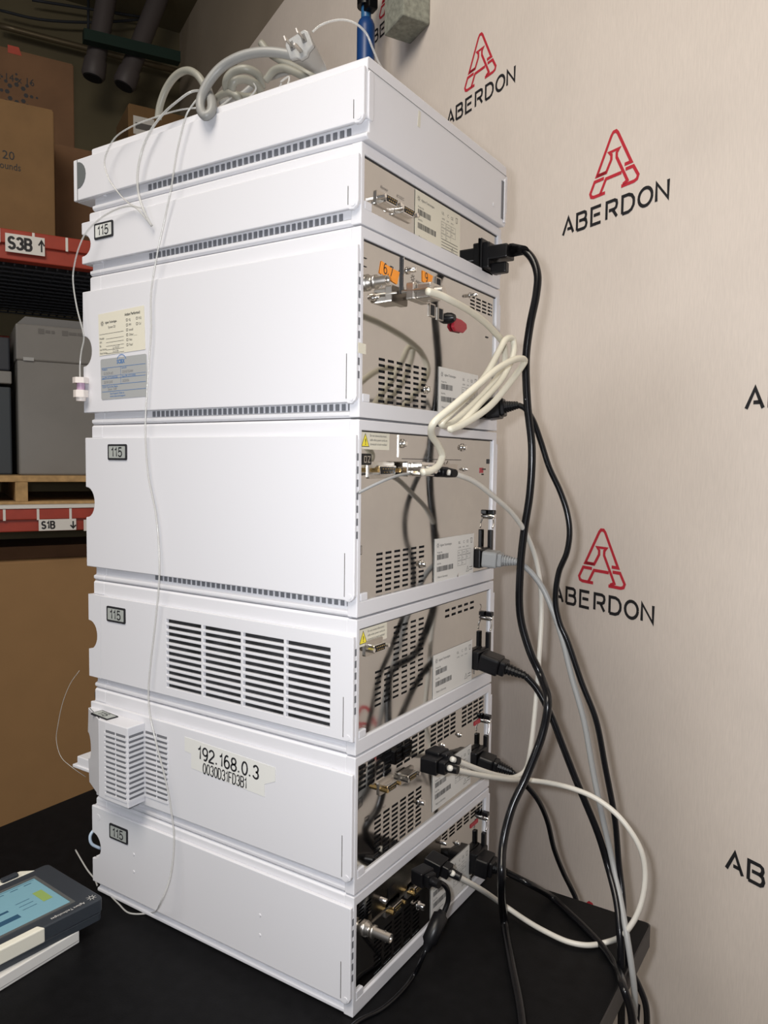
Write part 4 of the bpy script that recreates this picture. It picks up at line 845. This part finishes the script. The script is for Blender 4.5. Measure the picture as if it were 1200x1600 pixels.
# ------------------------------------------------------------------ handheld controller on white box
def zf(z): return Fr((0, 0, z), (1, 0, 0), (0, 1, 0), (0, 0, 1))
A = Vector((-0.3542, -0.0500, 0.0440)); Bc = Vector((-0.4863, -0.0361, 0.0440)); Cc = Vector((-0.3634, -0.1815, 0.0440))
ex = (Cc-A).normalized(); ey = Vector((ex.y, -ex.x, 0));
if ey.dot(Bc-A) < 0: ey = -ey
TWd = (Bc-A).dot(ey)
TF = Fr(A, ex, ey, (0, 0, 1))            # x runs along the long side away from the corner, y across
tab = empty('handheld_controller', TF.p(.11, TWd/2, -.026), 'slate grey handheld controller with a pale blue screen, cream side grips', 'controller')
TL = .245
MB().prism(TF, rrect(0, TL, 0, TWd, .006), -.018, 0).build('case_top', 'slate', tab, .0015)
MB().prism(TF, rrect(.001, TL-.001, .001, TWd-.001, .006), -.0285, -.0184).build('case_bottom', 'slate', tab, .001)
MB().plate(TF, .028, TL-.03, .018, TWd-.018, -.0002, .0012, [(.032, TL-.034, .022, TWd-.022)]).build('screen_bezel', mat('grey_bezel', (.10, .105, .105), .4), tab)
sc = MB().box(TF, .032, TL-.034, .022, TWd-.022, -.001, .0003).build('screen', 'screen', tab)
mk = MB()
for k in range(9): mk.stroke(TF, [(.040+k*.018, TWd-.030), (.050+k*.018, TWd-.030)], .0012, .0006)
mk.box(TF, .086, .118, .040, .049, .0004, .0006); mk.box(TF, .090, .122, .062, .066, .0004, .0006); mk.stroke(TF, [(.034, TWd-.025), (TL-.04, TWd-.025)], .0006, .0006)
for k in range(3): mk.stroke(TF, [(.060, .070-k*.009), (.078, .070-k*.009)], .0008, .0006)
mk.build('screen_text', 'screen_mark', sc)
MB().box(TF, .040, .052, .050, .078, .0004, .0006).build('screen_button', 'screen_green', sc)
p = MB(); F = Fr(TF.p(.014, .0125, .0006), ex, -ey if ex.cross(-ey).z > 0 else ey, (0, 0, 1))
lf = Fr(TF.p(.018, .007, .0008), ex, (0, 0, 1), (0, 0, 1)); up = Vector((0, 0, 1)).cross(ex); lf.u = up
p.text(lf, 'Agilent Technologies', .004, -.002, .0062, 0, .85); burst(p, Fr(TF.p(.011, .010, .0006), ex, up, (0, 0, 1)), 0, 0, .006, .0006)
p.build('print', 'label', tab)
MB().prism(TF, [(.080, -.0035), (TL-.02, -.0035), (TL-.02, .007), (.084, .007)], -.017, .0012).build('side_grip', 'cream', tab, .0015)
MB().prism(TF, [(.020, TWd-.004), (TL-.02, TWd-.004), (TL-.02, TWd+.010), (.034, TWd+.010)], -.017, .0008).build('side_grip', 'cream', tab, .0015)
for a in (.042, .075, .108): MB().prism(TF, rrect(a, a+.022, TWd-.003, TWd+.005, .002), 0, .005).build('grip_button', 'slate', tab, .001)
q0 = Vector((-0.3578, -0.0825, 0.0000)); q1 = Vector((-0.3549, -0.1873, 0.0000)); bx = (q1-q0).normalized(); by = Vector((bx.y, -bx.x, 0)); by = by if by.dot(ey) > 0 else -by
BF = Fr(q0, bx, by, (0, 0, 1))
wb = MB().prism(BF, rrect(0, .24, 0, .105, .002), 0.0005, .0165).build('white_box', 'label', None, .001)
tag(wb, 'flat white box lying on the table under the handheld controller', 'box')
MB().box(BF, .002, .238, -.0003, .0, .0040, .0044).build('lid_seam', 'greyink', wb)

# ------------------------------------------------------------------ pallet rack behind
RUK = -2.2
RK = rack_frame(RUK)
rack = empty('pallet_rack', RK.p(-.1, FLOOR), 'red steel pallet rack with S3B and S1B signs on its beams', 'rack')
rack.location.z = FLOOR
def beam(z0, z1, u, white):
    F = rack_frame(u); b = MB().box(F, -1.2, 1.25-.86, z0, z1, -.05, 0)
    b.box(F, -1.2, .39, z0+(z1-z0)*.52, z1, 0, .012); o = b.build('beam', 'beam', rack, .003)
    for k in range(13): MB().box(F, -1.16+k*.105, -1.152+k*.105, z0+(z1-z0)*.50, z1-.002, .012, .0135).build('wire_end', 'label', o)
    if white: MB().box(F, -1.2, .39, z1, z1+.012, -.10, .016).build('deck_edge', 'label', o)
beam(1.269, 1.366, RUK, False); beam(.348, .429, RUK, True); beam(1.08, 1.14, RUK-.9, False); beam(.35, .43, RUK-1.0, False)
MB().box(rack_frame(RUK), .34, .39, FLOOR, 1.45, -.10, -.05).build('upright', 'green', rack)
MB().box(rack_frame(RUK-.95), .34, .39, FLOOR, 1.45, -.10, -.05).build('upright', 'green', rack)
def sign(x0, y0, x1, y1, u, text):
    a = (x0, y0); F = rack_frame(u); s = MB().box(F, x0, x1, y0, y1, .0125, .0150).build('bay_sign', 'label', rack)
    h = y1-y0; p = MB().digits(F, text, x0+.010, y0+h*.2, h*.6, h*.14, .50, .20, .0155)
    cx = x1-.022; up = text.startswith('S3')
    p.stroke(F, [(cx+.012, y0+h*.2), (cx+.012, y0+h*.8)], .005, .0155)
    p.stroke(F, [(cx+.003, y0+h*(.55 if up else .45)), (cx+.012, y0+h*(.82 if up else .18)), (cx+.021, y0+h*(.55 if up else .45))], .005, .0155)
    p.build('sign_text', 'ink', s)
k0 = (-0.1924, 1.2906); k1 = (-0.0714, 1.3511); sign(k0[0], k0[1], k1[0], k1[1], RUK, 'S3B')
k0 = (-0.1046, 0.3506); k1 = (0.0170, 0.3901); sign(k0[0], k0[1], k1[0], k1[1], RUK, 'S1B')
k0 = (0.0422, 0.3457); MB().box(rack_frame(RUK), k0[0], k0[0]+.10, k0[1], k0[1]+.04, .0125, .015).build('bay_sign', 'label', rack)
dk = MB()
for k in range(46): dk.box(ROOM, RUK-1.0, RUK-.05, -1.15+k*.034, -1.144+k*.034, 1.262, 1.268)
for k in range(14): dk.box(ROOM, RUK-1.0+k*.07, RUK-.994+k*.07, -1.15, .39, 1.258, 1.264)
dk.build('wire_deck', 'darkmesh', rack)
MB().box(ROOM, RUK-1.0, RUK-.02, -1.15, .39, 1.278, 1.290).build('upper_shelf_board', 'darkmesh', rack)
MB().box(ROOM, RUK-1.0, RUK-.06, -1.15, .39, .405, .425).build('lower_shelf_board', 'darkmesh', rack)
# pallet
pal = empty('wooden_pallet', RK.p(-.1, .43, -.05), 'wooden pallet standing on the S1B shelf beam', 'pallet'); pal.location.z = .441
za, zb = .441, .541
F = rack_frame(RUK-.03)
MB().box(F, -.9, .32, zb-.022, zb, -.9, 0).build('deck_board', 'wood', pal, .003)
MB().box(F, -.9, .32, za, za+.010, -.9, 0).build('bottom_board', 'wood', pal, .002)
for v in ((-0.1529, 0.4816)[0], .30, -.5): MB().box(F, v-.020, v+.020, za+.010, zb-.022, -.9, -.001).build('stringer', 'wood', pal, .002)
# grey cabinet on the pallet
k0 = (-0.1515, 0.5416); k1 = (-0.1420, 1.1126)
cab = empty('grey_cabinet', rack_frame(-2.35).p(k0[0]+.2, zb, -.2), 'grey metal cabinet standing on the wooden pallet', 'cabinet'); cab.location.z = zb
F = rack_frame(-2.35); zc = k1[1]; v0 = k0[0]
MB().box(F, v0, v0+.44, zb, zc-.03, -.6, 0).build('cabinet_body', 'greymetal', cab, .006)
MB().box(F, v0-.004, v0+.444, zc-.16, zc-.03, -.6, .006).build('cabinet_head', 'greymetal', cab, .006)
MB().prism(F, [(v0, zc-.03), (v0+.44, zc-.03), (v0+.44, zc+.0), (v0+.03, zc+.0)], -.6, -.02).build('cabinet_lid', mat('dark_lid_paint', (.16, .16, .16), .5), cab)
p = MB()
for k, (a, b) in enumerate(((.07, .09), (.094, .11), (.114, .125), (.15, .17), (.173, .20), (.203, .23), (.233, .25))): p.stroke(F, [(v0+a, zc-.052), (v0+b, zc-.052)], .010 if k not in (0, 3) else .018, .0075)
p.build('faint_print', 'greyink', cab)
kq = (-0.1320, 0.9641); MB().box(F, kq[0], kq[0]+.035, kq[1]-.012, kq[1], .006, .007).build('pale_sticker', 'silver_label', cab)
case = empty('equipment_case', rack_frame(-2.40).p(v0-.30, zb, -.2), 'dark blue-grey equipment case left of the grey cabinet on the pallet', 'equipment case'); case.location.z = zb
Fc = rack_frame(-2.40); M['case'] = mat('dark_blue_grey_paint', (.035, .045, .055), .5)
zq = (-0.1845, 0.8693)[1]
MB().box(Fc, v0-.62, v0-.018, zb, zq-.01, -.5, 0).build('lower_housing', 'case', case, .006)
MB().box(Fc, v0-.62, v0-.018, zq+.05, zq+.17, -.5, -.02).build('upper_housing', 'darkmesh', case, .006)
MB().box(Fc, v0-.62, v0-.016, zq, zq+.045, -.5, .015).build('shelf_edge', 'greymetal', case, .004)
# boxes on the rack's upper shelf
def carton(name, u, v0, v1, z0, z1, d, m, label, grp=None):
    F = rack_frame(u); o = empty(name, F.p((v0+v1)/2, z0, -d/2), label, 'box', grp); o.location.z = z0
    MB().box(F, v0, v1, z0, z1, -d, 0).build('carton_walls', m, o, .004)
    MB().box(F, v0+.005, v1-.005, z1-.001, z1+.004, -d/2+.001, -.002).build('flap', m, o)
    MB().box(F, v0+.005, v1-.005, z1-.001, z1+.004, -d+.002, -d/2-.001).build('flap', m, o)
    return o, F
k0 = (-0.1950, 1.8081); k1 = (-0.0269, 1.8133)
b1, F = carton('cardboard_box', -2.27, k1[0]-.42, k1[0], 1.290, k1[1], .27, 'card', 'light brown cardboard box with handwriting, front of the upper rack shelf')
h0 = (-0.1925, 1.6208); h1 = (-0.1990, 1.5834)
MB().text(F, '20', h0[0], h0[1], .040, .001).build('handwriting', 'ink', b1); MB().text(F, '14 pounds', h1[0]-.05, h1[1]+.004, .034, .001, .8).build('handwriting', 'ink', b1)
k1 = (0.1058, 2.2102)
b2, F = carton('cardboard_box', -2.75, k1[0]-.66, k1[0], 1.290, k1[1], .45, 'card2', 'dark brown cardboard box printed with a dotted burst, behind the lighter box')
kb = (-0.1075, 2.0469); p = MB(); burst(p, F, kb[0], kb[1], .075, .007, 8); kc = (-0.1657, 2.0986); p.build('printed_burst', 'ink', b2); MB().text(F, '24 x 14 x 16', kc[0]-.06, kc[1]-.01, .040, .001, .9).build('handwriting', 'ink', b2)
ko = (-0.1368, 2.2058); MB().prism(F, [(ko[0], ko[1]-.01), (ko[0]+.05, ko[1]-.01), (ko[0]+.04, ko[1]+.02), (ko[0], ko[1]+.02)], .0005, .001).build('red_tape', 'beam', b2)
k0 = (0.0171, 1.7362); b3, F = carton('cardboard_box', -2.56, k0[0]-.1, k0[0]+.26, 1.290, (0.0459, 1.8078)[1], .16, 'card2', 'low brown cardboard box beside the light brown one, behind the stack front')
# parcel with shipping labels further back
k0 = (0.4096, 2.3051); k1 = (0.5986, 2.3862)
b4, F = carton('shipping_parcel', -3.2, k0[0], k0[0]+.36, (0.4071, 2.0116)[1], k0[1], .3, 'card', 'brown parcel with two white shipping labels above the stack top')
l0 = (0.4330, 2.2568); l1 = (0.5327, 2.2312)
s = MB().box(F, l0[0], l1[0], l1[1]-.06, l0[1], .001, .002).build('shipping_label', 'label', b4)
p = MB().box(F, l0[0]+.01, l1[0]-.01, l0[1]-.06, l0[1]-.03, .0022, .0026); p.box(F, l0[0]+.01, l1[0]-.02, l0[1]-.11, l0[1]-.09, .0022, .0026); p.build('print', 'greyink', s)
MB().box(ROOM, -3.6, -3.1, .0, SW-.01, (0.4071, 2.0116)[1]-.03, (0.4071, 2.0116)[1]).build('wall_shelf', 'darkmesh')
sh = bpy.data.objects['wall_shelf']; tag(sh, 'dark wall shelf carrying the shipping parcel', 'shelf')
# large carton under the lower beam
k0 = (-0.2216, 0.2301)
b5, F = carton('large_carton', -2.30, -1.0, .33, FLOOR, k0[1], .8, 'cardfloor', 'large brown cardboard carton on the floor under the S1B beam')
MB().box(rack_frame(-2.36), -1.0, .33, k0[1]+.005, k0[1]+.05, -.3, 0).build('loose_flap', 'card2', b5)

# ------------------------------------------------------------------ pipes high on the back wall
UB = -4.45
def seg(pts, r, name, m, label, cat, sub=4):
    return tag(MB().tube(pts, r, 10, sub).build(name, m), label, cat)
def bw(k, z=0.0): return tuple(rack_frame(-4.4).p(k[0], k[1], z))
seg([bw((-0.0649, 3.0991)), bw((0.2613, 3.0990)), bw((0.9701, 3.1055))], .018, 'conduit_pipe', 'pipe', 'thin metal conduit running along the back wall', 'pipe')
seg([bw((0.1069, 3.2927)), bw((0.4271, 3.3358)), bw((0.7504, 3.3802))], .008, 'wall_wire', 'darkmesh', 'upper thin dark wire strung high on the back wall', 'wire')
seg([bw((-0.0633, 3.1850)), bw((0.1399, 3.1934)), bw((0.4632, 3.2673)), bw((0.7503, 3.3685))], .008, 'wall_wire', 'darkmesh', 'lower thin dark wire sagging high on the back wall', 'wire')
seg([bw((0.4203, 3.3861)), bw((0.4181, 3.1982))], .008, 'wall_wire', 'darkmesh', 'vertical dark wire above the dark green beam', 'wire', 1)
def tube_lamp(pts, label):
    a = [Vector(rack_frame(-4.1).p(*q)) for q in pts]
    o = empty('hanging_tube', a[0], label, 'pipe', 'pale tubes hanging by the dark green beam'); MB().cyl(a[0], a[1], .055, .055, 18).build('tube_body', 'pvc', o)
    t_ = (a[1]-a[0]).normalized(); MB().rings([(a[1]-t_*.10, .062), (a[1]-t_*.02, .066), (a[1], .055)], 18).build('tube_end', 'pvc', o)
    MB().rings([(a[1]-t_*.005, .050), (a[1]+t_*.003, .048)], 18).build('tube_bore', 'dark', o)
tube_lamp([(0.5096, 3.4762), (0.3934, 2.7954)], 'left pale tube hanging beside the dark green beam')
tube_lamp([(0.8253, 3.5041), (0.5641, 2.7910)], 'right pale tube hanging beside the dark green beam')
a, b = Vector(rack_frame(-4.0).p(*(0.3292, 2.9661))), Vector(rack_frame(-4.0).p(*(0.8657, 2.9827)))
t_ = (b-a); F = Fr(a, t_, (0, 0, 1), RU); tag(MB().box(F, 0, t_.length, -.030, .030, -.03, .03).build('wall_beam', 'green'), 'dark green beam fixed below the ceiling across the hanging tubes', 'beam')
